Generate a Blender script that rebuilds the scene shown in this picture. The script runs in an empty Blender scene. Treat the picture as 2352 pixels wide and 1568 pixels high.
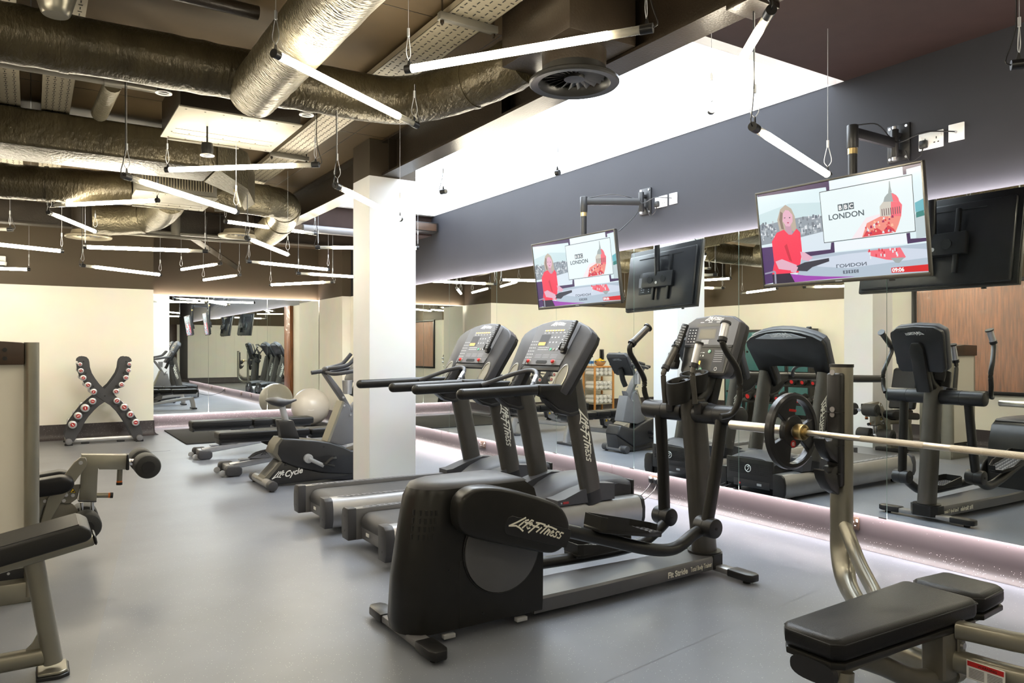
import bpy, bmesh, math, random
from mathutils import Vector as V, Matrix as M
random.seed(7)
PI = math.pi
scn = bpy.context.scene
COL = scn.collection

# ---------------------------------------------------------------- camera, world, exposure
FPX, CX, HY, EYE = 1715.0, 1176.0, 801.0, 1.35
YAW = math.atan2(1105.0, 1715.0)
SN, CS = math.sin(YAW), math.cos(YAW)
cam_d = bpy.data.cameras.new('camera'); cam = bpy.data.objects.new('camera', cam_d); COL.objects.link(cam)
cam_d.sensor_width = 36.0; cam_d.lens = 36.0 * FPX / 2352.0
cam_d.shift_y = (HY - 784.0) / 2352.0
cam_d.clip_start = 0.05
cam.location = (0, 0, EYE); cam.rotation_euler = (PI / 2, 0, -YAW)
scn.camera = cam
w = bpy.data.worlds.new('world'); scn.world = w; w.use_nodes = True
w.node_tree.nodes['Background'].inputs[0].default_value = (0.75, 0.86, 1.0, 1)
w.node_tree.nodes['Background'].inputs[1].default_value = 1.0
vs = scn.view_settings
vs.view_transform = 'Standard'; vs.look = 'None'; vs.gamma = 1.0; vs.use_curve_mapping = False
vs.exposure = 0.5
TUBE_E, SKY_E, LED_E, TV_E = 50.0, 6.2, 130.0, 0.72
scn.cycles.max_bounces = 14; scn.cycles.diffuse_bounces = 6; scn.cycles.glossy_bounces = 8
scn.cycles.transmission_bounces = 8; scn.cycles.transparent_max_bounces = 8
scn.cycles.sample_clamp_indirect = 6.0
scn.cycles.caustics_reflective = True; scn.cycles.caustics_refractive = False

# ---------------------------------------------------------------- survey helpers: sight lines from the camera station, in metres
def _ray(x, y):
    a = (x - CX) / FPX
    return V((SN + a * CS, CS - a * SN, (HY - y) / FPX))
def pY(x, y, Y):
    r = _ray(x, y); t = Y / r.y
    return V((r.x * t, Y, EYE + r.z * t))
def pX(x, y, X):
    r = _ray(x, y); t = X / r.x
    return V((X, r.y * t, EYE + r.z * t))
def pZ(x, y, Z):
    r = _ray(x, y); t = (Z - EYE) / r.z
    return V((r.x * t, r.y * t, Z))

# ---------------------------------------------------------------- materials
MATS = {}
def mat(name, col, rough=0.5, metal=0.0, emit=0.0, ecol=None, spec=0.5, noise=0.0, nscale=8.0, bump=0.0, bscale=60.0, trans=0.0, coat=0.0, stretch=None, ior=1.45, alpha=1.0):
    m = bpy.data.materials.new(name); m.use_nodes = True
    nt = m.node_tree; p = nt.nodes['Principled BSDF']
    c = (col[0], col[1], col[2], 1)
    p.inputs['Base Color'].default_value = c
    p.inputs['Roughness'].default_value = rough; p.inputs['Metallic'].default_value = metal
    p.inputs['Specular IOR Level'].default_value = spec; p.inputs['IOR'].default_value = ior
    p.inputs['Transmission Weight'].default_value = trans; p.inputs['Coat Weight'].default_value = coat; p.inputs['Alpha'].default_value = alpha
    if emit:
        e = ecol or col
        p.inputs['Emission Color'].default_value = (e[0], e[1], e[2], 1); p.inputs['Emission Strength'].default_value = emit
    if noise or bump:
        tc = nt.nodes.new('ShaderNodeTexCoord'); mp = nt.nodes.new('ShaderNodeMapping')
        nt.links.new(tc.outputs['Object'], mp.inputs[0])
        if stretch: mp.inputs['Scale'].default_value = stretch
    if noise:
        n = nt.nodes.new('ShaderNodeTexNoise'); n.inputs['Scale'].default_value = nscale; n.inputs['Detail'].default_value = 4
        nt.links.new(mp.outputs[0], n.inputs['Vector'])
        r = nt.nodes.new('ShaderNodeValToRGB')
        r.color_ramp.elements[0].position = 0.3; r.color_ramp.elements[1].position = 0.72
        r.color_ramp.elements[0].color = tuple(max(0, k * (1 - noise)) for k in col) + (1,)
        r.color_ramp.elements[1].color = tuple(min(1, k * (1 + noise)) for k in col) + (1,)
        nt.links.new(n.outputs['Fac'], r.inputs[0]); nt.links.new(r.outputs[0], p.inputs['Base Color'])
    if bump:
        n2 = nt.nodes.new('ShaderNodeTexNoise'); n2.inputs['Scale'].default_value = bscale; n2.inputs['Detail'].default_value = 3
        nt.links.new(mp.outputs[0], n2.inputs['Vector'])
        b = nt.nodes.new('ShaderNodeBump'); b.inputs['Strength'].default_value = bump; b.inputs['Distance'].default_value = 0.02
        nt.links.new(n2.outputs['Fac'], b.inputs['Height']); nt.links.new(b.outputs[0], p.inputs['Normal'])
    MATS[name] = m
    return m

def speckle_mat(name, base, flecks, rough, scale=260.0, thr=0.16, blotch=0.12):
    m = mat(name, base, rough); nt = m.node_tree; p = nt.nodes['Principled BSDF']
    g = nt.nodes.new('ShaderNodeNewGeometry')
    n = nt.nodes.new('ShaderNodeTexNoise'); n.inputs['Scale'].default_value = 1.6; n.inputs['Detail'].default_value = 5
    nt.links.new(g.outputs['Position'], n.inputs['Vector'])
    r = nt.nodes.new('ShaderNodeValToRGB')
    r.color_ramp.elements[0].position = 0.3; r.color_ramp.elements[1].position = 0.7
    r.color_ramp.elements[0].color = tuple(k * (1 - blotch) for k in base) + (1,)
    r.color_ramp.elements[1].color = tuple(k * (1 + blotch) for k in base) + (1,)
    nt.links.new(n.outputs['Fac'], r.inputs[0])
    v = nt.nodes.new('ShaderNodeTexVoronoi'); v.inputs['Scale'].default_value = scale
    nt.links.new(g.outputs['Position'], v.inputs['Vector'])
    lt = nt.nodes.new('ShaderNodeMath'); lt.operation = 'LESS_THAN'; lt.inputs[1].default_value = thr
    nt.links.new(v.outputs['Distance'], lt.inputs[0])
    sp = nt.nodes.new('ShaderNodeSeparateColor'); nt.links.new(v.outputs['Color'], sp.inputs[0])
    gt = nt.nodes.new('ShaderNodeMath'); gt.operation = 'GREATER_THAN'; gt.inputs[1].default_value = 0.72
    nt.links.new(sp.outputs[0], gt.inputs[0])
    mu = nt.nodes.new('ShaderNodeMath'); mu.operation = 'MULTIPLY'
    nt.links.new(lt.outputs[0], mu.inputs[0]); nt.links.new(gt.outputs[0], mu.inputs[1])
    mx = nt.nodes.new('ShaderNodeMix'); mx.data_type = 'RGBA'
    mx.inputs[7].default_value = flecks + (1,)
    nt.links.new(mu.outputs[0], mx.inputs[0]); nt.links.new(r.outputs[0], mx.inputs[6])
    nt.links.new(mx.outputs[2], p.inputs['Base Color'])
    return m

def twotone_mat(name, low, high, zsplit, rough=0.6):
    m = mat(name, low, rough); nt = m.node_tree; p = nt.nodes['Principled BSDF']
    g = nt.nodes.new('ShaderNodeNewGeometry'); s = nt.nodes.new('ShaderNodeSeparateXYZ')
    nt.links.new(g.outputs['Position'], s.inputs[0])
    gt = nt.nodes.new('ShaderNodeMath'); gt.operation = 'GREATER_THAN'; gt.inputs[1].default_value = zsplit
    nt.links.new(s.outputs['Z'], gt.inputs[0])
    n = nt.nodes.new('ShaderNodeTexNoise'); n.inputs['Scale'].default_value = 3.0
    nt.links.new(g.outputs['Position'], n.inputs['Vector'])
    mx = nt.nodes.new('ShaderNodeMix'); mx.data_type = 'RGBA'
    mx.inputs[6].default_value = low + (1,); mx.inputs[7].default_value = high + (1,)
    nt.links.new(gt.outputs[0], mx.inputs[0])
    m2 = nt.nodes.new('ShaderNodeMix'); m2.data_type = 'RGBA'; m2.blend_type = 'MULTIPLY'; m2.inputs[0].default_value = 0.12
    nt.links.new(mx.outputs[2], m2.inputs[6]); nt.links.new(n.outputs['Color'], m2.inputs[7])
    nt.links.new(m2.outputs[2], p.inputs['Base Color'])
    return m

CREAM = (0.87, 0.84, 0.745)
DARKUP = (0.066, 0.047, 0.025)
mat('charcoal', (0.0125, 0.0122, 0.0115), 0.32, spec=0.36, noise=0.12, nscale=14)
mat('charcoal_gloss', (0.022, 0.022, 0.024), 0.28, noise=0.1)
mat('black', (0.010, 0.010, 0.011), 0.38, noise=0.1)
mat('blackmatte', (0.013, 0.013, 0.013), 0.7, noise=0.1)
mat('grey', (0.135, 0.135, 0.145), 0.45, noise=0.06)
mat('midgrey', (0.050, 0.050, 0.055), 0.45, spec=0.35, noise=0.06)
mat('discgrey', (0.085, 0.085, 0.09), 0.42, noise=0.05)
mat('palegrey', (0.34, 0.35, 0.37), 0.4, noise=0.06)
mat('silver', (0.52, 0.52, 0.54), 0.34, 0.85, noise=0.05)
mat('alu', (0.34, 0.335, 0.335), 0.36, 0.85, noise=0.05)
mat('beamgrey', (0.115, 0.115, 0.12), 0.33, 0.5, noise=0.05)
mat('gunmetal', (0.085, 0.080, 0.072), 0.36, 0.6, noise=0.06)
mat('taupe', (0.27, 0.255, 0.21), 0.32, 0.7, noise=0.05)
mat('taupedark', (0.16, 0.15, 0.125), 0.38, 0.45, noise=0.05)
mat('chrome', (0.75, 0.75, 0.76), 0.12, 1.0, noise=0.03)
mat('satinsteel', (0.68, 0.62, 0.52), 0.34, 0.95, noise=0.05)
mat('knurl', (0.60, 0.52, 0.40), 0.42, 0.8, bump=0.5, bscale=500)
mat('brassy', (0.55, 0.42, 0.20), 0.3, 0.95, noise=0.08)
mat('leather', (0.009, 0.009, 0.010), 0.38, spec=0.28, bump=0.12, bscale=320, noise=0.1)
mat('leatherside', (0.008, 0.008, 0.008), 0.45, bump=0.12, bscale=320)
mat('foam', (0.016, 0.016, 0.015), 0.6, bump=0.15, bscale=260)
mat('belt', (0.060, 0.060, 0.064), 0.5, bump=0.1, bscale=400, noise=0.12)
mat('white', (0.82, 0.82, 0.80), 0.5, noise=0.03)
mat('cream', (0.29, 0.27, 0.22), 0.5, noise=0.03)
mat('creampaint', CREAM, 0.55, noise=0.03, nscale=3)
mat('logo', (0.72, 0.70, 0.60), 0.5)
mat('logowhite', (0.85, 0.85, 0.83), 0.5)
mat('red', (0.55, 0.02, 0.02), 0.4)
mat('reddark', (0.30, 0.015, 0.015), 0.4)
mat('orange', (0.70, 0.16, 0.015), 0.4)
mat('yellow', (0.75, 0.50, 0.02), 0.45)
mat('greenlit', (0.12, 0.5, 0.3), 0.4)
mat('teal', (0.05, 0.15, 0.16), 0.15, coat=0.4, noise=0.08)
mat('wood', (0.52, 0.24, 0.07), 0.45, noise=0.18, nscale=9, stretch=(8, 8, 1))
mat('darkwood', (0.30, 0.10, 0.03), 0.3, noise=0.4, nscale=5, stretch=(9, 9, 0.7), coat=0.3)
mat('brownframe', (0.045, 0.026, 0.016), 0.45, noise=0.2)
mat('duct', (0.050, 0.040, 0.021), 0.36, 0.4, noise=0.25, nscale=5, bump=0.5, bscale=22, stretch=(2.0, 1.0, 1.0))
mat('ductsilver', (0.15, 0.13, 0.085), 0.32, 0.6, noise=0.18, nscale=6, bump=0.6, bscale=26, stretch=(1.0, 3.0, 1.0))
mat('tray', (0.34, 0.30, 0.22), 0.4, 0.5, noise=0.06)
mat('steelpaint', (0.020, 0.0145, 0.0095), 0.34, 0.1, noise=0.15, bump=0.1, bscale=80)
mat('ceilpaint', (0.078, 0.054, 0.028), 0.6, spec=0.2, noise=0.22, nscale=1.5)
mat('ceilright', (0.022, 0.013, 0.011), 0.6, spec=0.15, noise=0.1)
mat('wallright', (0.024, 0.0245, 0.030), 0.55, spec=0.25, noise=0.06, nscale=2)
mat('shaftwhite', (0.88, 0.89, 0.90), 0.6)
mat('mirror', (0.90, 0.935, 0.915), 0.0, 1.0)
mat('mirroredge', (0.45, 0.60, 0.55), 0.15, 0.3)
mat('ball', (0.60, 0.56, 0.50), 0.28, noise=0.03, coat=0.3)
mat('towel', (0.82, 0.81, 0.79), 0.9, bump=0.4, bscale=140)
mat('clear', (0.92, 0.93, 0.92), 0.03, alpha=0.08)
mat('sleeve', (0.42, 0.41, 0.37), 0.1, alpha=0.5)
mat('frost', (0.78, 0.75, 0.66), 0.35, alpha=0.6)
mat('plastic_bottle', (0.75, 0.86, 0.9), 0.1, alpha=0.4)
mat('seam', (0.175, 0.186, 0.212), 0.36)
mat('blue', (0.05, 0.16, 0.4), 0.4)
mat('tubeglow', (1, 0.93, 0.72), 0.4, emit=TUBE_E, ecol=(1.0, 0.90, 0.70))
mat('ledstrip', (1, 0.85, 0.85), 0.4, emit=LED_E, ecol=(1.0, 0.88, 0.86))
mat('skypane', (0.9, 0.95, 1), 0.4, emit=SKY_E, ecol=(0.82, 0.91, 1.0))
mat('amber', (0.7, 0.35, 0.05), 0.4, emit=0.6, ecol=(1.0, 0.6, 0.15))
mat('lcd', (0.14, 0.14, 0.13), 0.3)
speckle_mat('floorvinyl', (0.160, 0.172, 0.202), (0.62, 0.63, 0.65), 0.34, scale=95, thr=0.13)
speckle_mat('floorlight', (0.180, 0.184, 0.196), (0.55, 0.55, 0.55), 0.36, scale=95, thr=0.10)
speckle_mat('skirtvinyl', (0.044, 0.036, 0.039), (0.60, 0.57, 0.57), 0.45, scale=105, thr=0.18)
twotone_mat('wallpaint', CREAM, DARKUP, 2.28)
twotone_mat('pillarpaint', (0.72, 0.73, 0.745), (0.045, 0.033, 0.020), 2.915)

# ---------------------------------------------------------------- mesh builder
def catmull(pts, n=6):
    P = [V(p) for p in pts]
    if len(P) < 3: return P
    out = []
    for i in range(len(P) - 1):
        a = P[i - 1] if i else P[0] * 2 - P[1]
        b, c = P[i], P[i + 1]
        d = P[i + 2] if i + 2 < len(P) else P[-1] * 2 - P[-2]
        for k in range(n):
            t = k / n
            out.append(0.5 * ((2 * b) + (c - a) * t + (2 * a - 5 * b + 4 * c - d) * t * t + (3 * b - a - 3 * c + d) * t ** 3))
    out.append(P[-1])
    return out

class MB:
    def __init__(s): s.bm = bmesh.new(); s.mats = []
    def mi(s, m):
        if m not in s.mats: s.mats.append(m)
        return s.mats.index(m)
    def _push(s, t, m, bev=0, seg=2, ang=0.5):
        if bev:
            ed = [e for e in t.edges if len(e.link_faces) == 2 and e.calc_face_angle(0) > ang]
            bmesh.ops.bevel(t, geom=ed, offset=bev, segments=seg, profile=0.5, affect='EDGES', clamp_overlap=True)
        k = s.mi(m)
        for f in t.faces: f.material_index = k
        me = bpy.data.meshes.new('t'); t.to_mesh(me); t.free()
        s.bm.from_mesh(me); bpy.data.meshes.remove(me)
        return s
    def box(s, c, size, m='charcoal', bev=0, rot=None, seg=2):
        t = bmesh.new(); bmesh.ops.create_cube(t, size=1)
        mt = M.Translation(V(c)) @ (rot.to_4x4() if rot else M.Identity(4)) @ M.Diagonal((size[0], size[1], size[2], 1))
        bmesh.ops.transform(t, matrix=mt, verts=t.verts)
        return s._push(t, m, bev, seg)
    def bb(s, a, b, m='charcoal', bev=0, seg=2):
        a, b = V(a), V(b)
        return s.box((a + b) / 2, [abs(b[i] - a[i]) for i in range(3)], m, bev, None, seg)
    def prism(s, pts, vec, m='charcoal', bev=0, seg=2, ang=0.5):
        t = bmesh.new(); P = [V(p) for p in pts]; vec = V(vec)
        A = [t.verts.new(p) for p in P]; B = [t.verts.new(p + vec) for p in P]
        t.faces.new(A); t.faces.new(B[::-1]); n = len(P)
        for i in range(n): t.faces.new((A[i], B[i], B[(i + 1) % n], A[(i + 1) % n]))
        bmesh.ops.recalc_face_normals(t, faces=t.faces)
        return s._push(t, m, bev, seg, ang)
    def flat(s, pts, m):
        t = bmesh.new(); t.faces.new([t.verts.new(V(p)) for p in pts]); return s._push(t, m)
    def loft(s, rings, m='charcoal', cap=True, closed=False):
        t = bmesh.new(); R = [[t.verts.new(V(p)) for p in r] for r in rings]
        k = len(R[0]); N = len(R)
        for i in range(N if closed else N - 1):
            a, b = R[i], R[(i + 1) % N]
            for j in range(k): t.faces.new((a[j], a[(j + 1) % k], b[(j + 1) % k], b[j]))
        if cap and not closed:
            t.faces.new(R[0][::-1]); t.faces.new(R[-1])
        bmesh.ops.recalc_face_normals(t, faces=t.faces)
        return s._push(t, m)
    def tube(s, path, r, m='charcoal', seg=12, rb=None, up=(0, 0, 1), smooth=0, power=2.0, closed=False, cap=True):
        P = catmull(path, smooth) if smooth else [V(p) for p in path]
        n = len(P); rings = []
        rad = r if callable(r) else None
        U = V(up).normalized()
        for i in range(n):
            if closed: d = (P[(i + 1) % n] - P[i - 1])
            else: d = (P[min(i + 1, n - 1)] - P[max(i - 1, 0)])
            d.normalize()
            x = d.cross(U)
            if x.length < 0.05: x = d.cross(V((0, 1, 0.01))) if abs(d.z) > .5 else d.cross(V((1, 0, 0.01)))
            x.normalize(); y = x.cross(d).normalized()
            if i:
                if x.dot(px) < 0: x, y = -x, -y
            px = x
            r1 = rad(i / (n - 1)) if rad else r
            r2 = (rb if rb is not None else r1)
            ring = []
            for j in range(seg):
                a = 2 * PI * j / seg; ca, sa = math.cos(a), math.sin(a)
                e = 2.0 / power
                ring.append(P[i] + x * (r1 * math.copysign(abs(ca) ** e, ca)) + y * (r2 * math.copysign(abs(sa) ** e, sa)))
            rings.append(ring)
        return s.loft(rings, m, cap, closed)
    def cyl(s, a, b, r, m='charcoal', seg=20, bev=0):
        a, b = V(a), V(b); d = (b - a); L = d.length; d.normalize()
        if not bev: return s.tube([a, b], r, m, seg)
        prof = [(r - bev, 0), (r - bev * .3, bev * .3), (r, bev), (r, L - bev), (r - bev * .3, L - bev * .3), (r - bev, L)]
        return s.lathe(prof, a, d, m, seg)
    def lathe(s, prof, c, axis=(0, 0, 1), m='charcoal', seg=24, cap=True):
        ax = V(axis).normalized(); x = ax.orthogonal().normalized(); y = ax.cross(x); c = V(c)
        rings = [[c + ax * h + (x * math.cos(2 * PI * j / seg) + y * math.sin(2 * PI * j / seg)) * max(r, 1e-4) for j in range(seg)] for r, h in prof]
        return s.loft(rings, m, cap)
    def ell(s, c, r, m='charcoal', seg=20, rot=None):
        t = bmesh.new(); bmesh.ops.create_uvsphere(t, u_segments=seg, v_segments=max(8, seg // 2), radius=1)
        r = (r, r, r) if not hasattr(r, '__len__') else r
        mt = M.Translation(V(c)) @ (rot.to_4x4() if rot else M.Identity(4)) @ M.Diagonal((r[0], r[1], r[2], 1))
        bmesh.ops.transform(t, matrix=mt, verts=t.verts)
        return s._push(t, m)
    def torus(s, c, R, r, axis=(0, 0, 1), m='charcoal', seg=28, sseg=10):
        ax = V(axis).normalized(); x = ax.orthogonal().normalized(); y = ax.cross(x); c = V(c)
        rings = []
        for i in range(seg):
            a = 2 * PI * i / seg; d = x * math.cos(a) + y * math.sin(a)
            rings.append([c + d * (R + r * math.cos(2 * PI * j / sseg)) + ax * (r * math.sin(2 * PI * j / sseg)) for j in range(sseg)])
        return s.loft(rings, m, False, True)
    def text(s, body, origin, xdir, ydir, size, m='logo', shear=0.0, extr=0.0006, align='LEFT', bold=0.0, sx=1.0):
        cu = bpy.data.curves.new('t', 'FONT'); cu.body = body; cu.size = size; cu.shear = shear
        cu.extrude = extr; cu.align_x = align; cu.offset = bold; cu.resolution_u = 3
        o = bpy.data.objects.new('t', cu); me = bpy.data.meshes.new_from_object(o)
        x, y = V(xdir).normalized(), V(ydir).normalized(); z = x.cross(y)
        mt = M((( x.x * sx, y.x, z.x, origin[0]), (x.y * sx, y.y, z.y, origin[1]), (x.z * sx, y.z, z.z, origin[2]), (0, 0, 0, 1)))
        t = bmesh.new(); t.from_mesh(me); bmesh.ops.transform(t, matrix=mt, verts=t.verts)
        bpy.data.objects.remove(o); bpy.data.curves.remove(cu); bpy.data.meshes.remove(me)
        return s._push(t, m)
    def done(s, name, parent=None, ang=0.6, smooth=True):
        me = bpy.data.meshes.new(name)
        o = bpy.data.objects.new(name, me); COL.objects.link(o)
        if parent is not None:
            root = parent
            while root.parent is not None: root = root.parent
            bmesh.ops.translate(s.bm, vec=-V(root.location), verts=s.bm.verts)
            o.parent = parent
        s.bm.to_mesh(me); s.bm.free()
        for k in s.mats: me.materials.append(MATS[k])
        if smooth and len(me.polygons):
            me.polygons.foreach_set('use_smooth', [True] * len(me.polygons)); me.set_sharp_from_angle(angle=ang)
        return o

def tag(o, label=None, cat=None, group=None, kind=None):
    if label: o['label'] = label
    if cat: o['category'] = cat
    if group: o['group'] = group
    if kind: o['kind'] = kind
    return o
def thing(name, label, cat, loc=(0, 0, 0), group=None):
    o = bpy.data.objects.new(name, None); COL.objects.link(o); o.location = loc; o.empty_display_size = 0.1
    return tag(o, label, cat, group)
def copy_tree(o, parent=None):
    c = o.copy(); COL.objects.link(c)
    if parent is not None: c.parent = parent
    for ch in list(o.children): copy_tree(ch, c)
    return c
def struct(mb, name, **k): return tag(mb.done(name, **k), kind='structure')

# brush-script wordmark drawn as flat strokes in a 1-unit-wide box
_LF = {'Life': [[(740, 120), (560, 222), (400, 300)], [(395, 300), (560, 292), (660, 330), (755, 388)], [(730, 198), (632, 285)], [(752, 178), (822, 160)],
    [(945, 175), (905, 157), (815, 240), (722, 325)], [(760, 215), (880, 225)], [(835, 285), (950, 240), (925, 203), (880, 240), (826, 310), (852, 338), (905, 318)]],
 'Fitness': [[(1030, 205), (1150, 214), (1262, 238)], [(1120, 215), (1010, 300), (898, 412)], [(960, 268), (1122, 300)], [(1192, 298), (1088, 392)],
    [(1357, 242), (1270, 330), (1192, 412)], [(1240, 258), (1420, 275), (1580, 322)], [(1375, 318), (1290, 425)], [(1310, 390), (1405, 330), (1425, 352), (1372, 442)],
    [(1445, 410), (1532, 370), (1508, 345), (1452, 390), (1440, 440), (1480, 458), (1525, 435)],
    [(1665, 372), (1612, 358), (1580, 392), (1612, 430), (1590, 472), (1538, 465)], [(1775, 390), (1722, 374), (1688, 410), (1730, 450), (1700, 497), (1640, 482)]]}
def wordmark(mb, origin, xdir, ydir, width, m='logo', words=('Life', 'Fitness'), lift=0.0, stroke=30.0):
    x, y = V(xdir).normalized(), V(ydir).normalized(); nz = x.cross(y); o = V(origin); sc = width / 1400.0
    k = 0
    for wd in words:
        for st in _LF[wd]:
            k += 1
            P = [V((px - 390, -(py - (310 + 0.13 * (px - 390))))) for px, py in st]
            up = nz * (lift + 0.00004 * k)
            W = stroke / 2
            L, R = [], []
            for i, p in enumerate(P):
                d = (P[min(i + 1, len(P) - 1)] - P[max(i - 1, 0)]); d.normalize(); nn = V((-d.y, d.x)) * W
                if i == 0: p = p - d * W * .6
                if i == len(P) - 1: p = p + d * W * .6
                L.append(p + nn); R.append(p - nn)
            for i in range(len(P) - 1):
                mb.flat([o + up + (x * q.x + y * q.y) * sc for q in (L[i], R[i], R[i + 1], L[i + 1])], m)
# ---------------------------------------------------------------- the room
XW, YB, ZT, ZB = 4.72, 13.95, 2.28, 0.235
CL, CR = 3.25, 3.22
b = MB(); b.bb((-3.6, -3.3, -0.12), (5.1, 14.4, 0), 'floorvinyl'); struct(b, 'floor')
# the paler vinyl sheet on the left and the welded seams between sheets
b = MB(); b.prism([(-3.25, -2.9, 0), (-0.32, -2.9, 0), (0.19, 3.47, 0), (1.013, 9.219, 0), (1.45, 12.9, 0), (-3.25, 12.9, 0)], (0, 0, 0.0012), 'floorlight'); struct(b, 'floor_sheet')
b = MB()
for a, c in (((1.42, 3.55), (1.25, 4.3)), ((0.3, 2.1), (4.6, 2.72)), ((0.6, 5.95), (4.6, 6.6)), ((2.45, -2), (2.9, 2.2)), ((0.2, 10.4), (1.5, 10.7))):
    a, c = V((a[0], a[1], 0)), V((c[0], c[1], 0)); d = (c - a).normalized(); nn = V((-d.y, d.x, 0)) * 0.0014
    b.flat([p + V((0, 0, .0011)) for p in (a + nn, a - nn, c - nn, c + nn)], 'seam')
b.box((1.28, 11.0, 0.0008), (0.55, 0.42, 0.0016), 'floorvinyl')
struct(b, 'trim_1')

b = MB(); b.bb((4.78, -3.3, 0), (5.05, 14.4, 4.0), 'wallright'); struct(b, 'wall_right')
b = MB(); b.bb((4.62, 12.70, 0.0), (4.78, 14.02, CL), 'wallpaint'); struct(b, 'wall_pier')
b = MB(); b.bb((4.70, 11.32, ZB), (4.779, 11.75, ZT), 'darkwood', .004); struct(b, 'trim_2')
b = MB(); b.bb((4.77, 11.76, ZB), (4.779, 12.69, ZT), 'creampaint'); struct(b, 'trim_6')
b = MB(); b.bb((4.42, -2.999, .0), (4.68, -2.96, 2.28), 'brownframe', .004); struct(b, 'trim_5')
b = MB(); b.bb((1.62, 14.02, 0), (5.05, 14.3, CL), 'wallpaint'); struct(b, 'wall_back')
b = MB(); b.bb((-3.5, 12.92, 0), (1.62, 14.3, CL), 'wallpaint'); struct(b, 'wall_rack')
b = MB(); b.bb((-3.6, 6.62, 0), (-3.25, 12.95, CL), 'wallpaint'); struct(b, 'wall_left')
b = MB(); b.bb((-3.6, -3.3, 0), (-1.62, 6.62, CL), 'wallpaint'); struct(b, 'wall_near_left')
b = MB(); b.bb((-1.7, -3.3, 0), (4.9, -3.0, CL), 'wallpaint'); struct(b, 'wall_front')

def skirt(name, a, c, out):
    a, c, out = V(a), V(c), V(out)
    prof = [(0.0, ZB - 0.005), (0.012, ZB - 0.005), (0.014, 0.09), (0.022, 0.045), (0.040, 0.018), (0.075, 0.0015), (0.0, 0.0005)]
    b = MB(); b.loft([[p + out * u + V((0, 0, z)) for u, z in prof] for p in (a, c)], 'skirtvinyl'); return struct(b, name)
skirt('baseboard_right', (4.78, -3.0, 0), (4.78, 12.7, 0), (-1, 0, 0))
skirt('baseboard_back', (1.62, 14.02, 0), (4.62, 14.02, 0), (0, -1, 0))
skirt('baseboard_rack', (-3.25, 12.92, 0), (1.62, 12.92, 0), (0, -1, 0))
skirt('baseboard_jog', (1.62, 12.90, 0), (1.62, 14.02, 0), (1, 0, 0))
skirt('baseboard_left', (-3.25, 6.62, 0), (-3.25, 12.92, 0), (1, 0, 0))
skirt('baseboard_near_left', (-1.62, -3.0, 0), (-1.62, 6.62, 0), (1, 0, 0))
skirt('baseboard_pier', (4.62, 12.7, 0), (4.62, 14.02, 0), (-1, 0, 0))
skirt('baseboard_front', (-1.62, -3.0, 0), (4.78, -3.0, 0), (0, 1, 0))
b = MB()
for y in (1.72, 5.6, 9.2): b.box((4.766, y, 0.13), (0.004, 0.006, 0.19), 'skirtvinyl')
struct(b, 'trim_3')

# ceilings: the raised painted deck on the left, the plasterboard one on the right with its skylight shaft
b = MB(); b.bb((-3.6, -3.3, CL), (2.79, 14.3, CL + 0.15), 'ceilpaint')
b.bb((2.79, 10.2, CL), (5.05, 14.3, CL + .15), 'ceilpaint')
for x in (-2.4, -1.2, 0.0, 1.2, 2.4): b.box((x, 5.5, CL - 0.0006), (0.006, 17, 0.0016), 'steelpaint')
for y in (1.4, 3.84, 6.28, 8.72, 11.16): b.box((-0.3, y, CL - 0.0006), (6.5, 0.006, 0.0016), 'steelpaint')
struct(b, 'ceiling')
b = MB(); b.bb((2.79, -3.3, CR), (5.05, 3.23, CR + 0.2), 'ceilright'); struct(b, 'ceiling_right')
b = MB()
b.bb((2.79, 3.13, CR + .0), (4.78, 3.23, CR + 0.62), 'shaftwhite'); b.bb((2.79, 9.43, CR), (4.78, 9.53, CR + 0.62), 'shaftwhite')
b.bb((2.79, 3.23, CR + .03), (2.87, 9.43, CR + .62), 'shaftwhite'); b.bb((4.774, 3.23, CR), (4.7795, 9.43, CR + .62), 'shaftwhite')
struct(b, 'ceiling_shaft')
b = MB(); b.bb((2.85, 3.2, CR + 0.42), (4.74, 9.46, CR + 0.46), 'skypane'); tag(struct(b, 'window_1'), 'frosted skylight pane above the shaft')
b = MB(); b.bb((2.79, 9.53, 2.95), (4.78, 10.2, 3.25), 'ceilright'); struct(b, 'ceiling_far')

def ibeam(name, a, c, wdt, z0, z1, m='steelpaint'):
    a, c = V(a), V(c); d = (c - a).normalized(); n = V((-d.y, d.x, 0)); b = MB(); h = wdt / 2; t = 0.018
    P = [(-h, z0), (h, z0), (h, z0 + t), (t * .5, z0 + t), (t * .5, z1 - t), (h, z1 - t), (h, z1), (-h, z1), (-h, z1 - t), (-t * .5, z1 - t), (-t * .5, z0 + t), (-h, z0 + t)]
    b.loft([[V((p.x, p.y, 0)) + n * u + V((0, 0, z)) for u, z in P] for p in (a, c)], m)
    return b
b = ibeam('x', (2.77, -3.0, 0), (2.77, 6.355, 0), 0.175, 2.925, 3.245)
for y in (1.95, 3.1, 4.3, 6.2): b.box((2.72, y, 3.09), (0.075, 0.012, 0.29), 'steelpaint')
b.box((2.77, 2.27, 2.912), (0.19, 0.15, 0.028), 'steelpaint', .004)
struct(b, 'beam_1')
b = ibeam('x', (2.77, 6.76, 0), (2.77, 11.0, 0), 0.175, 2.925, 3.245); struct(b, 'beam_2')
b = ibeam('x', (-3.2, 11.1, 0), (4.75, 11.1, 0), 0.19, 2.9, 3.245); struct(b, 'beam_3')
b = MB(); b.tube([(1.86, 11.2, 2.93), (2.75, 12.4, 2.66)], 0.05, 'steelpaint', 4); struct(b, 'beam_4')
b = MB(); b.bb((2.564, 6.355, 0), (3.025, 6.756, CL), 'pillarpaint', 0.004, 1)
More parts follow.
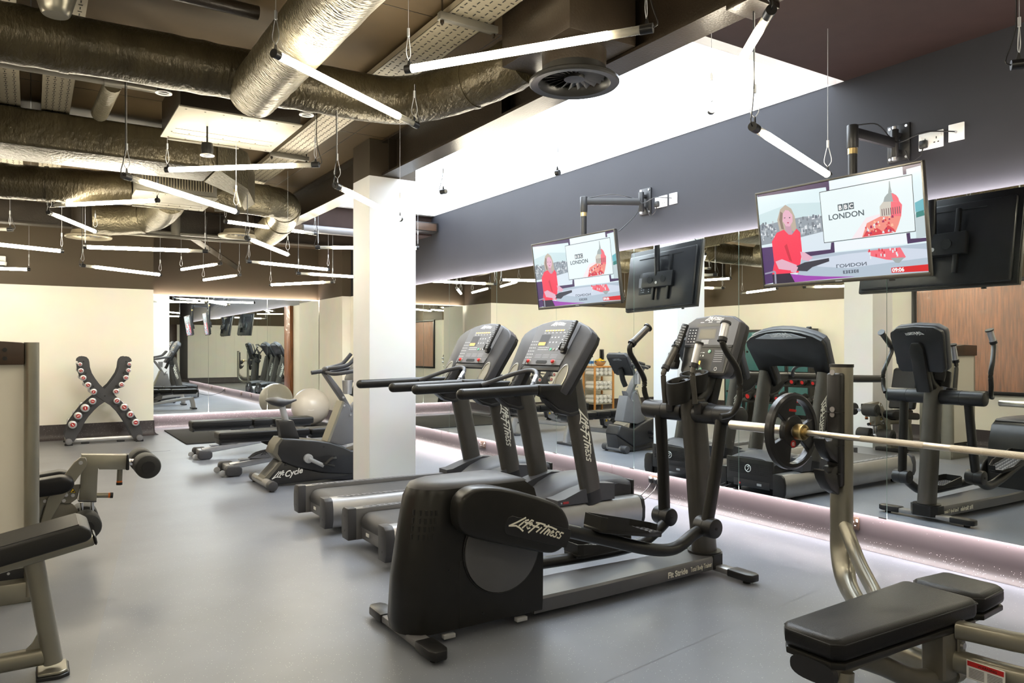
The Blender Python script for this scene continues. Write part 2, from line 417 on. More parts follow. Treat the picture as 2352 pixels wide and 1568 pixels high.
for y, z in ((6.352, 2.99), (6.352, 3.07), (6.352, 3.15)):
    b.cyl((2.83, y, z), (2.83, y - .012, z), 0.012, 'steelpaint', 8)
struct(b, 'column_near')
b = MB(); b.bb((-0.70, 5.90, 0), (-0.22, 6.33, CL), 'pillarpaint', 0.004, 1); struct(b, 'column_left')

# mirrors: separate sheets standing 6 cm off the wall, light strips tucked behind their top and bottom edges
ys = [-0.88, 0.34, 1.56, 2.786, 4.004, 5.23, 6.45, 7.665, 8.879, 10.1, 11.3]
lab = ['right wall mirror sheet behind the photographer, nearest the front wall', 'right wall mirror sheet beside the head of the bench press',
       'right wall mirror sheet reflecting the elliptical trainer at the right edge of the photo', 'right wall mirror sheet behind the barbell plate and the big television',
       'right wall mirror sheet directly behind the elliptical trainer mast', 'right wall mirror sheet behind the nearer treadmill console',
       'right wall mirror sheet below the smaller television', 'right wall mirror sheet behind the far treadmill console',
       'right wall mirror sheet just right of the white pillar',
       'right wall mirror sheet beside the brown wooden upright at the far end']
for i in range(10):
    t = thing('wall_mirror', lab[i], 'mirror', (XW, (ys[i] + ys[i + 1]) / 2, ZB), 'mirror sheets along the right wall')
    b = MB(); b.bb((XW, ys[i] + .002, ZB), (XW + 0.0008, ys[i + 1] - .002, ZT), 'mirror'); b.done('glass', t, smooth=False)
    b = MB(); b.bb((XW + .001, ys[i] + .0015, ZB), (XW + 0.006, ys[i + 1] - .0015, ZT), 'mirroredge')
    b.bb((XW + .006, ys[i] + .1, ZB + .1), (4.779, ys[i + 1] - .1, ZT - .1), 'blackmatte'); b.done('backing', t, smooth=False)
    if 1 < i:
        b = MB(); b.box((XW + .002, ys[i] + .03, ZB - .001), (0.012, 0.05, 0.006), 'black'); b.done('clip', t)
xs = [1.70, 2.63, 3.647, 4.61]
lab = ['left sheet of the back wall mirror, beside the cream wall', 'middle sheet of the back wall mirror above the exercise mat', 'right sheet of the back wall mirror behind the gym ball']
for i in range(3):
    t = thing('wall_mirror', lab[i], 'mirror', ((xs[i] + xs[i + 1]) / 2, YB, ZB), 'mirror sheets on the back wall')
    b = MB(); b.bb((xs[i] + .002, YB, ZB), (xs[i + 1] - .002, YB + .0008, ZT - .02), 'mirror'); b.done('glass', t, smooth=False)
    b = MB(); b.bb((xs[i] + .0015, YB + .001, ZB), (xs[i + 1] - .0015, YB + .006, ZT - .02), 'mirroredge')
    b.bb((xs[i] + .1, YB + .006, ZB + .1), (xs[i + 1] - .1, 14.019, ZT - .1), 'blackmatte'); b.done('backing', t, smooth=False)
def led(name, lb, a, c):
    b = MB(); b.bb(a, c, 'ledstrip'); return tag(b.done(name, smooth=False), lb, 'light strip')
led('light_strip', 'pinkish light strip under the bottom edge of the right wall mirrors', (XW + .008, -0.8, ZB + .004), (XW + .02, 11.28, ZB + .012))
led('light_strip', 'pinkish light strip along the top edge of the right wall mirrors', (XW + .010, -0.8, ZT - .012), (XW + .022, 11.28, ZT - .004))
led('light_strip', 'pinkish light strip under the bottom edge of the back wall mirror', (1.72, YB + .008, ZB + .004), (4.6, YB + .02, ZB + .012))
led('light_strip', 'pinkish light strip along the top edge of the back wall mirror', (1.72, YB + .010, ZT - .032), (4.6, YB + .022, ZT - .024))

# left side of the room, seen in the mirrors
t = thing('window_frame', 'black framed window onto dark wood panelling, seen only in the mirror', 'window', (-1.62, 5.2, 0.77))
b = MB()
for a, c in (((-1.62, 3.6, 0.72), (-1.57, 6.12, 0.77)), ((-1.62, 3.6, 2.25), (-1.57, 6.12, 2.30)), ((-1.62, 3.6, .77), (-1.57, 3.66, 2.25)), ((-1.62, 6.06, .77), (-1.57, 6.12, 2.25))):
    b.bb(a, c, 'black', .003)
b.done('frame', t)
b = MB(); b.bb((-1.619, 3.66, .77), (-1.612, 6.06, 2.25), 'darkwood'); b.done('wood_panel', t)
b = MB(); b.bb((-1.596, 3.66, .77), (-1.592, 6.06, 2.25), 'clear'); b.done('pane', t)

for i in range(4):
    y0 = 8.82 + i * 0.52
    t = thing('locker', ['teal locker nearest the mirrored pillar', 'second teal locker from the mirrored pillar', 'third teal locker from the mirrored pillar', 'teal locker farthest from the mirrored pillar'][i], 'locker', (-3.1, y0 + .26, 0), 'teal lockers on the left wall')
    b = MB(); b.bb((-3.208, y0, 0), (-2.95, y0 + .52, 1.74), 'black', .004); b.done('body', t)
    for k in range(2):
        d = MB(); d.bb((-2.952, y0 + .045, .08 + k * .83), (-2.938, y0 + .475, .86 + k * .83), 'teal', .003); d = d.done('door', t)
        h = MB(); h.cyl((-2.938, y0 + .42, .46 + k * .83), (-2.922, y0 + .42, .46 + k * .83), .022, 'black', 14); h.done('lock', d)
b = MB(); b.bb((-3.248, 7.4, 0), (-3.18, 7.52, 2.2), 'brownframe'); struct(b, 'trim_4')
# ---------------------------------------------------------------- tube lamps hung on steel loops
LAMPS = [
 # (x1,y1,x2,y2), clear sleeve end (1 or 2), label
 ((628, 122, 958, 288), 2, 'tube lamp crossing in front of the big duct, its top end below the descending duct'),
 ((932, 160, 1500, 64), 2, 'tube lamp just in front of the round swirl diffuser, clear end on the right'),
 ((1772, 22, 1633, 255), 1, 'steeply angled tube lamp in front of the skylight corner'),
 ((1728, 290, 1903, 402), 1, 'tube lamp sloping down to the top edge of the large television'),
 ((1013, 441, 1285, 396), 1, 'tube lamp seen against the skylight above the smaller television'),
 ((770, 425, 920, 503), 1, 'tube lamp crossing the top of the white pillar'),
 ((380, 390, 733, 378), 2, 'tube lamp just below the white fan coil box'),
 ((283, 403, 545, 487), 1, 'tube lamp sloping down in front of the second fan coil box'),
 ((115, 472, 365, 460), 1, 'upper tube of the pair hung from one point below the lower left duct'),
 ((110, 487, 220, 532), 1, 'lower short-looking tube of the pair hung from one point below the lower left duct'),
 ((192, 567, 478, 577), 2, 'long level tube lamp above the X-shaped dumbbell stand'),
 ((185, 609, 370, 631), 1, 'lowest tube lamp over the cream wall of the dumbbell stand'),
 ((415, 619, 508, 605), 2, 'short-looking tube lamp on the dark wall above the back mirror, upper left one'),
 ((466, 643, 552, 631), 2, 'short-looking tube lamp on the dark wall just above the back mirror'),
 ((515, 508, 728, 537), 2, 'tube lamp sloping down under the bent silver duct'),
 ((566, 546, 662, 585), 1, 'tube lamp sloping down beside the far right ring diffuser'),
 ((567, 600, 756, 619), 1, 'tube lamp crossing just above two level ones, left of the pillar'),
 ((620, 654, 768, 647), 2, 'tube lamp lowest above the right part of the back mirror'),
]
def free(p, zc):
    # height of whatever hangs above a lamp end: the cable is clipped there, else to the ceiling
    for x0, x1, y0, y1, zb in ((-1.5, 2.0, 4.40, 4.74, 2.82), (1.9, 2.55, 3.5, 4.7, 2.82), (.97, 1.3, .5, 4.6, 2.76), (.80, 1.63, 5.26, 6.1, 2.94), (.85, 1.61, 8.04, 8.86, 2.89), (-1.7, 1.35, 6.58, 7.22, 2.88),
                               (-1.6, .88, 8.33, 8.68, 2.79), (1.3, 1.85, 6.8, 7.7, 2.75), (1.5, 2.85, 8.1, 9.6, 2.80), (.5, 1.5, 8.6, 10.2, 2.72), (2.66, 2.88, -3, 11.1, 2.925), (2.2, 2.7, 2.9, 3.6, 2.94)):
        if x0 < p.x < x1 and y0 < p.y < y1: return max(zb, p.z + .24)
    return zc
def lamp_from(p, q, z, clear, label):
    if clear == 1: p, q = q, p                       # sleeve end last
    t = thing('tube_lamp', label, 'lamp', (p.x, p.y, z), 'hanging tube lamps')
    d = (q - p); L = d.length; d.normalize(); R = 0.019
    A = lambda s, dz=0: p + d * s + V((0, 0, dz))
    b = MB(); b.tube([A(0.03), A(L - 0.20)], R, 'tubeglow', 12); b.done('glass_tube', t)
    b = MB(); b.tube([A(L - 0.20), A(L - 0.05)], R, 'sleeve', 12); b.done('clear_sleeve', t)
    for s0, s1 in ((0.0, 0.035), (L - 0.055, L)):
        b = MB(); b.tube([A(s0), A(s1)], 0.0215, 'black', 14)
        b.prism([A((s0 + s1) / 2 - .012, .012), A((s0 + s1) / 2 + .012, .012), A((s0 + s1) / 2 + .003, .05), A((s0 + s1) / 2 - .003, .05)], V((-d.y, d.x, 0)) * .004, 'black'); b.done('end_cap', t)
    zc = CL if (p.x + q.x) / 2 < 2.82 else (CR if min(p.y, q.y) < 3.2 else CR + .42)
    for s in (0.015, L - 0.03):
        b = MB(); n = V((-d.y, d.x, 0))
        loop = [A(s, .045), A(s, .075) + n * .020, A(s, .12) + n * .014, A(s, .165), A(s, .12) - n * .014, A(s, .075) - n * .020]
        b.tube(catmull(loop + [loop[0]], 3)[:-1], 0.002, 'palegrey', 5, closed=True)
        b.cyl(A(s, .16), A(s, .20), 0.007, 'palegrey', 8)
        b.tube([A(s, .19), A(s, free(A(s), zc) - z)], 0.0017, 'palegrey', 5); b.done('steel_cable', t)
    b = MB(); b.tube([A(L - .002), A(L + .02, .02), A(L - .005, .1), A(L - .02, .22), A(L - .012, free(A(L), zc) - z)], 0.003, 'black', 6, smooth=4); b.done('power_cord', t)
    return t
# ---------------------------------------------------------------- ducts and ceiling services
def duct(name, lb, path, r, m='duct', smooth=5, joints=(), sub='joint_band'):
    P = catmull(path, smooth) if smooth else [V(p) for p in path]
    t = thing(name, lb, 'duct', P[0])
    Q = []
    for a, c in zip(P[:-1], P[1:]):
        n = max(1, int((c - a).length / .06))
        Q += [a + (c - a) * (k / n) for k in range(n)]
    Q.append(P[-1])
    b = MB(); rnd = random.Random(len(lb))
    wob = [1 + rnd.uniform(-.025, .025) for _ in Q]
    b.tube(Q, lambda u: r * wob[min(len(Q) - 1, int(u * (len(Q) - 1) + .5))], m, 28); b.done('insulated_pipe', t)
    for u in joints:
        i = min(len(Q) - 2, max(1, int(u * (len(Q) - 1)))); d = (Q[i + 1] - Q[i - 1]).normalized()
        b = MB(); b.cyl(Q[i] - d * .02, Q[i] + d * .02, r * 1.035, m, 28); b.done(sub, t)
    return t
DM = duct('round_duct', 'big wrapped round duct across the top left with a second duct dropping onto it',
     [(-1.48, 4.55, 2.97), (-.38, 4.57, 2.95), (.57, 4.59, 2.97), (1.38, 4.57, 2.97), (1.95, 4.50, 2.96), (2.19, 4.23, 2.97), (2.34, 3.86, 3.0), (2.42, 3.62, 3.04)], .149, 'duct', 5, (.1, .38, .62, .9))
Q = catmull([(1.135, .52, 2.91), (1.135, 1.8, 2.91), (1.135, 3.24, 2.905), (1.125, 4.24, 2.885), (1.115, 4.57, 2.875)], 8)
b = MB(); b.tube(Q, lambda u: .148 * (1 + .012 * math.sin(u * 90)), 'ductsilver', 28); br = b.done('branch_pipe', DM)
b = MB(); b.cyl((1.135, 2.76, 2.907), (1.135, 2.8, 2.907), .153, 'ductsilver', 28); b.done('joint_band', br)
duct('round_duct', 'dark round duct at the lower left running into the second fan coil box', [(-1.6, 8.55, 2.93), (-.3, 8.5, 2.93), (.35, 8.5, 2.95), (.845, 8.5, 2.98)], .165, 'duct', 5, (.55, .8))
duct('round_duct', 'silver duct elbow hanging below the second fan coil box on the left', [(1.28, 8.88, 2.99), (1.3, 9.3, 2.98), (1.22, 9.75, 2.92), (.9, 9.95, 2.87), (.6, 9.98, 2.86)], .17, 'ductsilver', 5, (.6, .85))
duct('round_duct', 'silver bent duct right of the second fan coil box, ending in a downward elbow', [(1.64, 8.35, 2.98), (2.0, 8.3, 2.97), (2.35, 8.4, 2.96), (2.48, 8.75, 2.92), (2.49, 9.1, 2.84), (2.46, 9.4, 2.78)], .17, 'ductsilver', 5, (.3, .5, .75))
t = thing('rectangular_duct', 'wide foil wrapped rectangular duct at the left edge below the long round one', 'duct', (-.3, 6.85, 2.88))
b = MB(); b.bb((-1.7, 6.6, 2.86), (1.32, 7.2, 3.14), 'duct', .03, 3); b.done('body', t)
b = MB(); b.loft([[V((1.32, 6.9 + .29 * sy, 3.0 + .14 * sz)) for sy, sz in ((-1, -1), (1, -1), (1, 1), (-1, 1))], [V((1.62, 7.05 + .2 * sy, 2.93 + .16 * sz)) for sy, sz in ((-1, -1), (1, -1), (1, 1), (-1, 1))],
    [V((1.78, 7.45 + .2 * sy, 2.86 + .14 * sz)) for sy, sz in ((-1, -1), (1, -1), (1, 1), (-1, 1))]], 'ductsilver'); b.done('elbow', t)
b = MB(); b.tube([(1.55, 7.02, 2.78), (1.7, 7.5, 2.74)], .02, 'ductsilver', 8); b.done('seam_band', t)
duct('square_duct', 'foil wrapped duct end showing at the far left edge', [(-.62, 7.35, 2.95), (-.62, 8.1, 2.9)], .17, 'ductsilver', 0)

def fancoil(lb, x0, x1, y0, y1, z0, z1, grille=False):
    t = thing('fan_coil_box', lb, 'fan coil unit', ((x0 + x1) / 2, (y0 + y1) / 2, z0), 'ceiling fan coil boxes')
    b = MB(); b.bb((x0, y0, z0 + .012), (x1, y1, z1), 'steelpaint' if not grille else 'taupedark', .004); b.done('casing', t)
    b = MB(); b.bb((x0 - .01, y0 - .01, z0), (x1 + .01, y1 + .01, z0 + .012), 'cream', .003)
    for k in range(2): b.box(((x0 + x1) / 2, y1 - .16 - .13 * k, z0 - .0008), (x1 - x0 - .1, .004, .002), 'taupedark')
    for k in range(7):
        for y in (y0 + .03, y1 - .03, y1 - .19): b.cyl((x0 + .04 + k * (x1 - x0 - .08) / 6, y, z0), (x0 + .04 + k * (x1 - x0 - .08) / 6, y, z0 - .004), .006, 'taupedark', 6)
    b.done('access_panel', t)
    b = MB(); b.bb((x0 + .04, y1 - .02, z0 - .014), (x0 + .55, y1 + .01, z0 - .002), 'taupedark', .003); b.done('edge_slot', t)
    if grille:
        b = MB()
        for k in range(26): b.box((x0 + .05 + k * (x1 - x0 - .1) / 25, y0 - .012, (z0 + z1) / 2 + .02), (.012, .02, z1 - z0 - .08), 'tray')
        b.done('fin_grille', t)
    for x in (x0 + .05, x1 - .05):
        for y in (y0 + .05, y1 - .05):
            b = MB(); b.tube([(x, y, z1), (x, y, CL)], .006, 'steelpaint', 6); b.done('hanger_rod', t)
fancoil('white bottomed fan coil box hanging in the middle of the left ceiling', .82, 1.61, 5.27, 6.09, 2.93, 3.19)
fancoil('second farther fan coil box with a finned side behind the crossing lamps', .86, 1.6, 8.05, 8.85, 2.88, 3.14, True)

def tray(lb, x0, x1, y0, y1, z, n, dark=False):
    t = thing('cable_tray', lb, 'cable tray', ((x0 + x1) / 2, (y0 + y1) / 2, z), 'perforated cable trays')
    b = MB(); b.bb((x0, y0, z), (x1, y1, z + .003), 'tray'); b.bb((x0, y0, z), (x0 + .004, y1, z + .035), 'tray'); b.bb((x1 - .004, y0, z), (x1, y1, z + .035), 'tray'); b.done('tray_bed', t)
    b = MB(); rows = n; yy = y0 + .03; k = 0
    while yy < y1 - .03:
        for r in range(rows):
            xx = x0 + .03 + (x1 - x0 - .06) * r / (rows - 1)
            if (r + k) % 2: b.box((xx, yy, z - .0006), (.006, .028, .0016), 'blackmatte')
            else: b.box((xx, yy, z - .0006), (.02, .007, .0016), 'blackmatte')
        yy += .045; k += 1
    tag(b.done('slot_pattern', t, smooth=False), kind='stuff')
    for y in ([3.6, 5.35, 7.0, 8.7] if n == 5 else [2.4, 5.45, 7.5, 9.2]):
        b = MB(); b.box(((x0 + x1) / 2, y, z - .022), (x1 - x0 + .10, .041, .041), 'taupedark', .003)
        for x in (x0 - .03, x1 + .03): b.tube([(x, y, z - .07), (x, y, CL)], .006, 'steelpaint', 6); b.cyl((x, y, z - .06), (x, y, z - .045), .012, 'steelpaint', 6)
        b.done('hanger_bracket', t)
tray('long perforated cable tray running from the top edge past the duct bend', 1.90, 2.165, 2.2, 9.0, 3.17, 5)
tray('wide perforated cable tray at the left edge below the long duct', -.37, -.065, 1.4, 10.9, 3.16, 6)
tray('narrow perforated cable tray beside the wide one at the left', .065, .25, 1.4, 10.9, 3.16, 4)
t = thing('water_pipe', 'thin horizontal pipe between the long round duct and the rectangular one', 'pipe', (-1.5, 5.95, 3.3))
b = MB(); b.tube([(-.2, 5.5, 3.09), (.76, 5.5, 3.09)], .028, 'taupedark', 12); b.done('run', t)
b = MB(); b.cyl((.40, 5.5, 3.09), (.5, 5.5, 3.09), .036, 'taupedark', 12); b.done('coupling', t)
b = MB(); b.tube([(.45, 5.52, 3.08), (.42, 6.2, 3.06)], .055, 'ductsilver', 14); b.done('branch', t)
t = thing('water_pipe', 'dark pipe close to the ceiling above the long round duct', 'pipe', (-1, 4.2, 3.3))
b = MB(); b.tube([(-1.6, 4.0, 3.105), (1.0, 4.0, 3.105)], .035, 'steelpaint', 12); b.done('run', t)
for x in (-.6, .45):
    b = MB(); b.tube([(x, 4.0, 3.105), (x, 4.0, CL)], .006, 'steelpaint', 6); b.cyl((x - .02, 4.0, 3.105), (x + .02, 4.0, 3.105), .04, 'steelpaint', 12); b.done('hanger', t)
t = thing('water_pipe', 'lagged blue grey pipe under the ceiling left of the pillar', 'pipe', (3.6, 9.7, 3.0))
b = MB(); b.tube([(2.9, 9.4, 2.88), (3.6, 9.4, 2.88)], .05, 'grey', 12); b.done('run', t)
t = thing('water_pipe', 'thin pair of service pipes under the far cross beam', 'pipe', (1.5, 11.4, 3))
for z in (2.84, 2.89): b = MB(); b.tube([(.95, 10.8, z), (2.6, 10.8, z)], .022, 'taupedark', 10); b.done('run', t)
b = MB(); b.tube([(1.62, 10.8, 2.86), (1.62, 10.8, CL)], .06, 'taupedark', 12); b.done('riser', t)

# swirl diffusers
def diffuser(lb, x, y, z, R, neck, box=None, light='charcoal'):
    t = thing('swirl_diffuser', lb, 'air diffuser', (x, y, z))
    b = MB(); b.lathe([(R, 0.02), (R, 0.008), (R * .97, 0.0), (R * .80, 0.004), (R * .74, .02), (R * .70, .05), (R * .68, .09), (R * .70, .09), (R * .78, .028), (R * .95, .03), (R, .02)], (x, y, z), (0, 0, 1), light, 48, False); b.done('ring', t)
    b = MB(); b.lathe([(R * .70, .05), (R * .72, neck)], (x, y, z), (0, 0, 1), 'steelpaint', 40, False)
    b.lathe([(R * .69, neck - .01), (.001, neck - .012)], (x, y, z), (0, 0, 1), 'blackmatte', 40, False); b.done('neck', t)
    for k in range(20):
        a = 2 * PI * k / 20; b = MB()
        c = V((x, y, z + .045)); u = V((math.cos(a), math.sin(a), 0)); v = V((-u.y, u.x, 0))
        b.prism([c + u * .05 - v * .012 + V((0, 0, .012)), c + u * R * .66 - v * .03 + V((0, 0, .022)), c + u * R * .66 + v * .028 - V((0, 0, .015)), c + u * .05 + v * .008], (0, 0, .002), 'grey'); b.done('vane', t)
    b = MB(); b.lathe([(.001, .028), (.055, .03), (.06, .05), (.001, .06)], (x, y, z), (0, 0, 1), 'charcoal', 20); b.done('hub', t)
    if box: b = MB(); b.bb(box[0], box[1], 'steelpaint', .003); b.done('plenum_box', t)
diffuser('big black round swirl diffuser on its plenum box beside the beam', 2.46, 3.20, 2.77, .243, .18, ((2.24, 2.95, 2.94), (2.675, 3.58, 3.248)))
diffuser('far left pale ring diffuser above the dumbbell stand', .60, 10.6, 2.72, .26, .52, None, 'tray')
diffuser('far pale ring diffuser near the bent silver duct', 2.30, 10.2, 2.82, .26, .42, None, 'tray')

def nozzle(lb, x, y, z, zt, r=.042):
    t = thing('smoke_sensor', lb, 'sensor', (x, y, z), 'small round ceiling sensors')
    b = MB(); b.lathe([(r * .8, 0.003), (r * 1.15, 0), (r * 1.15, .006), (r * .8, .012)], (x, y, z), (0, 0, 1), 'white', 24, False); b.done('ring', t)
    b = MB(); b.box((x, y, z + .004), (r * 1.9, .012, .004), 'white'); b.done('bar', t)
    b = MB(); b.lathe([(r * .9, .012), (r * 1.0, .05), (r * .9, .09), (.006, .092), (.006, zt - z)], (x, y, z), (0, 0, 1), 'charcoal', 20); b.done('body', t)
for lb, px, py, z in (('white ringed sensor under the long duct, left one', 376, 215, 2.92), ('white ringed sensor at the foot of the descending duct', 621, 217, 2.83), ('white ringed sensor just right of the fan coil box', 704, 265, 2.92), ('sensor hanging below the elbow of the rectangular duct', 476, 358, 2.72)):
    p = pZ(px, py, z); nozzle(lb, p.x, p.y, z, CL if py > 250 else z + .1)
t = thing('bell_speaker', 'beige bell shaped loudspeaker hanging at the top left', 'loudspeaker', (.10, 4.2, 2.95))
b = MB(); b.lathe([(.001, 0), (.055, 0), (.062, .008), (.07, .03), (.095, .12), (.105, .135)], (.10, 4.2, 2.95), (0, 0, 1), 'taupe', 32); b.done('bell', t)
b = MB(); b.lathe([(.105, .132), (.135, .138), (.138, .148), (.125, .156), (.1, .156)], (.10, 4.2, 2.95), (0, 0, 1), 'taupe', 32); b.done('flange', t)
b = MB(); b.tube([(.10, 4.2, 3.10), (.10, 4.2, 3.159)], .02, 'steelpaint', 10); b.done('stem', t)
t = thing('dome_camera', 'white dome security camera on the dark wall at the left edge', 'camera', (-.35, 12.8, 2.55))
b = MB(); b.box((-.36, 12.87, 2.62), (.12, .1, .10), 'white', .01); b.done('bracket', t)
b = MB(); b.lathe([(.07, 0), (.075, .05), (.05, .06)], (-.36, 12.78, 2.53), (0, 0, 1), 'white', 24); b.done('housing', t)
b = MB(); b.ell((-.36, 12.78, 2.53), (.05, .05, .045), 'black', 20); b.done('lens_dome', t)
t = thing('smoke_detector', 'white smoke detector on the ceiling behind the crossing lamps', 'sensor', (1.55, 9.2, 3.21))
b = MB(); b.lathe([(.03, 0), (.055, .012), (.06, .04)], (1.55, 9.2, 3.21), (0, 0, 1), 'white', 24); b.done('body', t)

# ---------------------------------------------------------------- the lamps themselves
for (x1, y1, x2, y2), cl, lb in LAMPS:
    p, q = pZ(x1, y1, 2.7), pZ(x2, y2, 2.7)
    z = EYE + 1.35 * 1.22 / (p - q).length
    lamp_from(pZ(x1, y1, z), pZ(x2, y2, z), z, cl, lb)
def lamp_at(x, y, ang, z, lb):
    d = V((math.cos(ang), math.sin(ang), 0)) * .61; c = V((x, y, z)); lamp_from(c - d, c + d, z, 2, lb)
p = pZ(145, 577, 2.42); lamp_from(p, p + V((-1.12, -.52, 0)), 2.42, 2, 'level tube lamp cut by the left edge of the photo, above the dome camera')
p = pZ(30, 527, 2.62); lamp_from(p + V((-1.1, .4, 0)), p, 2.62, 2, 'tube lamp of which only the clear end shows at the left edge')
p = pZ(725, 568, 2.55); lamp_from(pZ(725, 568, 2.55), p + V((1.05, -.62, 0)), 2.55, 1, 'tube lamp running behind the pillar under the bent silver duct')
p = pZ(681, 627, 2.4); lamp_from(p, p + V((1.2, .1, 0)), 2.4, 1, 'level tube lamp running behind the pillar above the back mirror')
p = pZ(2322, 150, 2.56); lamp_from(p, p + V((.72, -.98, 0)), 2.56, 1, 'tube lamp of which only the taped clear end shows at the right edge')
for x, y, a, z, lb in [(-0.9, 2.4, .5, 2.7, 'over the decline bench, outside the frame'), (0.4, 1.2, 2.2, 2.45, 'overhead of the photographer'), (2.2, 0.2, 1.2, 2.7, 'over the bench press head end'),
    (-0.8, -0.6, .2, 2.5, 'behind the photographer on the left'), (1.6, -1.4, 2.6, 2.7, 'behind the photographer in the middle'), (3.9, -0.6, 1.9, 2.45, 'behind the photographer near the right wall'),
    (-1.4, 7.6, .4, 2.6, 'nearest the lockers'), (-2.2, 9.4, 1.9, 2.45, 'in front of the lockers'), (-1.2, 10.6, 2.7, 2.65, 'at the left end of the cream wall'), (-1.0, 3.5, 2.3, 2.6, 'over the weight stack tower'),
    (-2.5, 7.9, .9, 2.45, 'added to brighten the corner before the lockers'), (-2.3, 11.6, .2, 2.5, 'added to brighten the far end beyond the lockers'), (-.6, 11.9, 2.9, 2.4, 'added for more light above the towel shelf'), (-1.0, 9.75, 1.3, 2.62, 'added for more light over the low dumbbell rack'), (-1.0, 5.4, .9, 2.42, 'added for more light beside the left pillar')]:  # lamps in this row are added to brighten the mirrored left side
    lamp_at(x, y, a, z, 'tube lamp ' + lb)

t = thing('ventilation_box', 'small dark ventilation box at the top of the wall right of the pillar', 'ventilation box', (4.58, 9.4, 2.96))
b = MB(); b.bb((4.40, 9.30, 2.97), (4.77, 9.52, 3.10), 'charcoal', .006); b.done('casing', t)
b = MB(); b.bb((4.43, 9.294, 2.985), (4.74, 9.30, 3.085), 'brownframe', .002); b.done('grille', t)
# ---------------------------------------------------------------- treadmills
def make_treadmill(label):
    Y0, Y1 = 4.21, 4.955
    X0, X1 = 1.80, 3.905
    t = thing('treadmill', label, 'treadmill', ((X0 + X1) / 2, (Y0 + Y1) / 2, 0), 'treadmills facing the mirror')
    zr = 0.262
    rp = [(0, .075), (.085, .055), (.10, .075), (.105, .20), (.10, .262 - .02), (.085, .262), (.02, .262), (0, .25)]
    def rail(y, sgn):
        prof = [(0.0, .07), (.0 + .02, .052), (.11, .052), (.11, .262), (.045, .262), (.022, .255), (.006, .235), (-.012, .17), (-.010, .11)]
        b = MB(); b.loft([[V((x, y + sgn * u, z - (x - X0) * .012)) for u, z in prof] for x in (X0 + .055, X1 - .03)], 'alu'); return b
    for y, sg in ((Y0, 1), (Y1, -1)):
        r = rail(y, sg).done('side_rail', t)
        b = MB(); yc = y + sg * .075
        b.prism([(X0 + .16, yc - .028, .262 - .003), (X0 + .12, yc, .262 - .003), (X0 + .16, yc + .028, .2595), (3.1, yc + .028, .2475), (3.13, yc, .2475), (3.1, yc - .028, .2475)], (0, 0, .004), 'grey')
        for k in range(34):
            for j in (-1, 0, 1):
                x = X0 + .18 + k * .086 * 1.0 + (j % 2) * .04
                if x < 3.1: b.box((x, yc + j * .017, .264 - (x - X0) * .012 + .0012), (.020, .008, .003), 'black')
        b.done('foot_grip', r)
        b = MB()
        prof = [(-.014, .19), (-.014, .10), (.004, .052), (.115, .052), (.115, .268), (.03, .268), (.0, .25)]
        b.prism([(X0, y + sg * u, z) for u, z in prof], (.062, 0, 0), 'midgrey', .006)
        for z in (.11, .21): b.cyl((X0 - .001, y + sg * .05, z), (X0 + .004, y + sg * .05, z), .008, 'black', 8)
        b.done('end_cap', t)
        b = MB(); b.prism([(X1 - .03, y + sg * u, z - .024) for u, z in [(-.014, .18), (-.012, .10), (.004, .052), (.11, .052), (.11, .262), (.03, .262), (0, .24)]], (.03, 0, 0), 'charcoal', .005); b.done('end_cap', t)
        for x in (X0 + .25, X1 - .2): b = MB(); b.cyl((x, y + sg * .08, 0), (x, y + sg * .08, .06), .028, 'black', 14); b.done('foot', t)
    b = MB(); xs = [X0 + .07 + .055 * (1 - math.cos(a)) for a in (0, .4, .8, 1.2, 1.57)]
    ring = []
    prof = [(X0 + .09 + .075 - .075 * math.sin(a), .165 + .068 * math.cos(a)) for a in [PI * k / 10 for k in range(11)]]
    pr = prof[::-1] + [(3.25, .222)] if False else [(3.3, .2225)] + [(x, z) for x, z in prof] + [(3.3, .097)]
    b.prism([(x, Y0 + .125, z) for x, z in pr], (0, Y1 - Y0 - .25, 0), 'belt', 0, ang=1.2); b.done('running_belt', t, ang=.7)
    b = MB(); b.cyl((X0 + .165, Y0 + .10, .165), (X0 + .165, Y1 - .10, .165), .066, 'charcoal_gloss', 24); b.done('rear_roller', t)
    b = MB(); b.bb((X0 + .10, Y0 + .1, .055), (X0 + .13, Y1 - .1, .145), 'grey', .004); b.box((X0 + .098, Y1 - .22, .10), (.004, .05, .022), 'white'); b.done('rear_crossbar', t)
    # motor hood: domed, swept down to the belt
    b = MB(); W = (Y1 - Y0) / 2 - .125; yc = (Y0 + Y1) / 2
    rings = []
    for x, zt, wv in ((3.10, .243, .50), (3.20, .285, .66), (3.32, .335, .86), (3.45, .375, .98), (3.60, .392, 1), (3.75, .382, 1), (3.86, .362, 1), (3.885, .352, 1)):
        w_ = W * wv; zb = .12
        rings.append([V((x, yc - w_, zb)), V((x, yc - w_, zt - .05)), V((x, yc - w_ + .015, zt - .02)), V((x, yc - w_ * .55, zt)), V((x, yc, zt + .006)), V((x, yc + w_ * .55, zt)), V((x, yc + w_ - .015, zt - .02)), V((x, yc + w_, zt - .05)), V((x, yc + w_, zb))])
    b.loft(rings, 'midgrey'); hood = b.done('motor_hood', t, ang=.9)
    b = MB(); b.bb((3.883, Y0 + .11, .10), (3.902, Y1 - .11, .345), 'charcoal', .006)
    for k in range(44):
        for j in range(6): b.box((3.9028, Y0 + .17 + k * .0095 + (0.02 if k > 21 else 0), .21 + j * .018), (.002, .005, .011), 'blackmatte')
    b.torus((3.904, yc + .01, .255), .032, .003, (1, 0, 0), 'logowhite', 24, 6); b.tube([(3.904, yc + .02, .235), (3.904, yc - .005, .262), (3.904, yc + .02, .268), (3.904, yc - .006, .278)], .003, 'logowhite', 6)
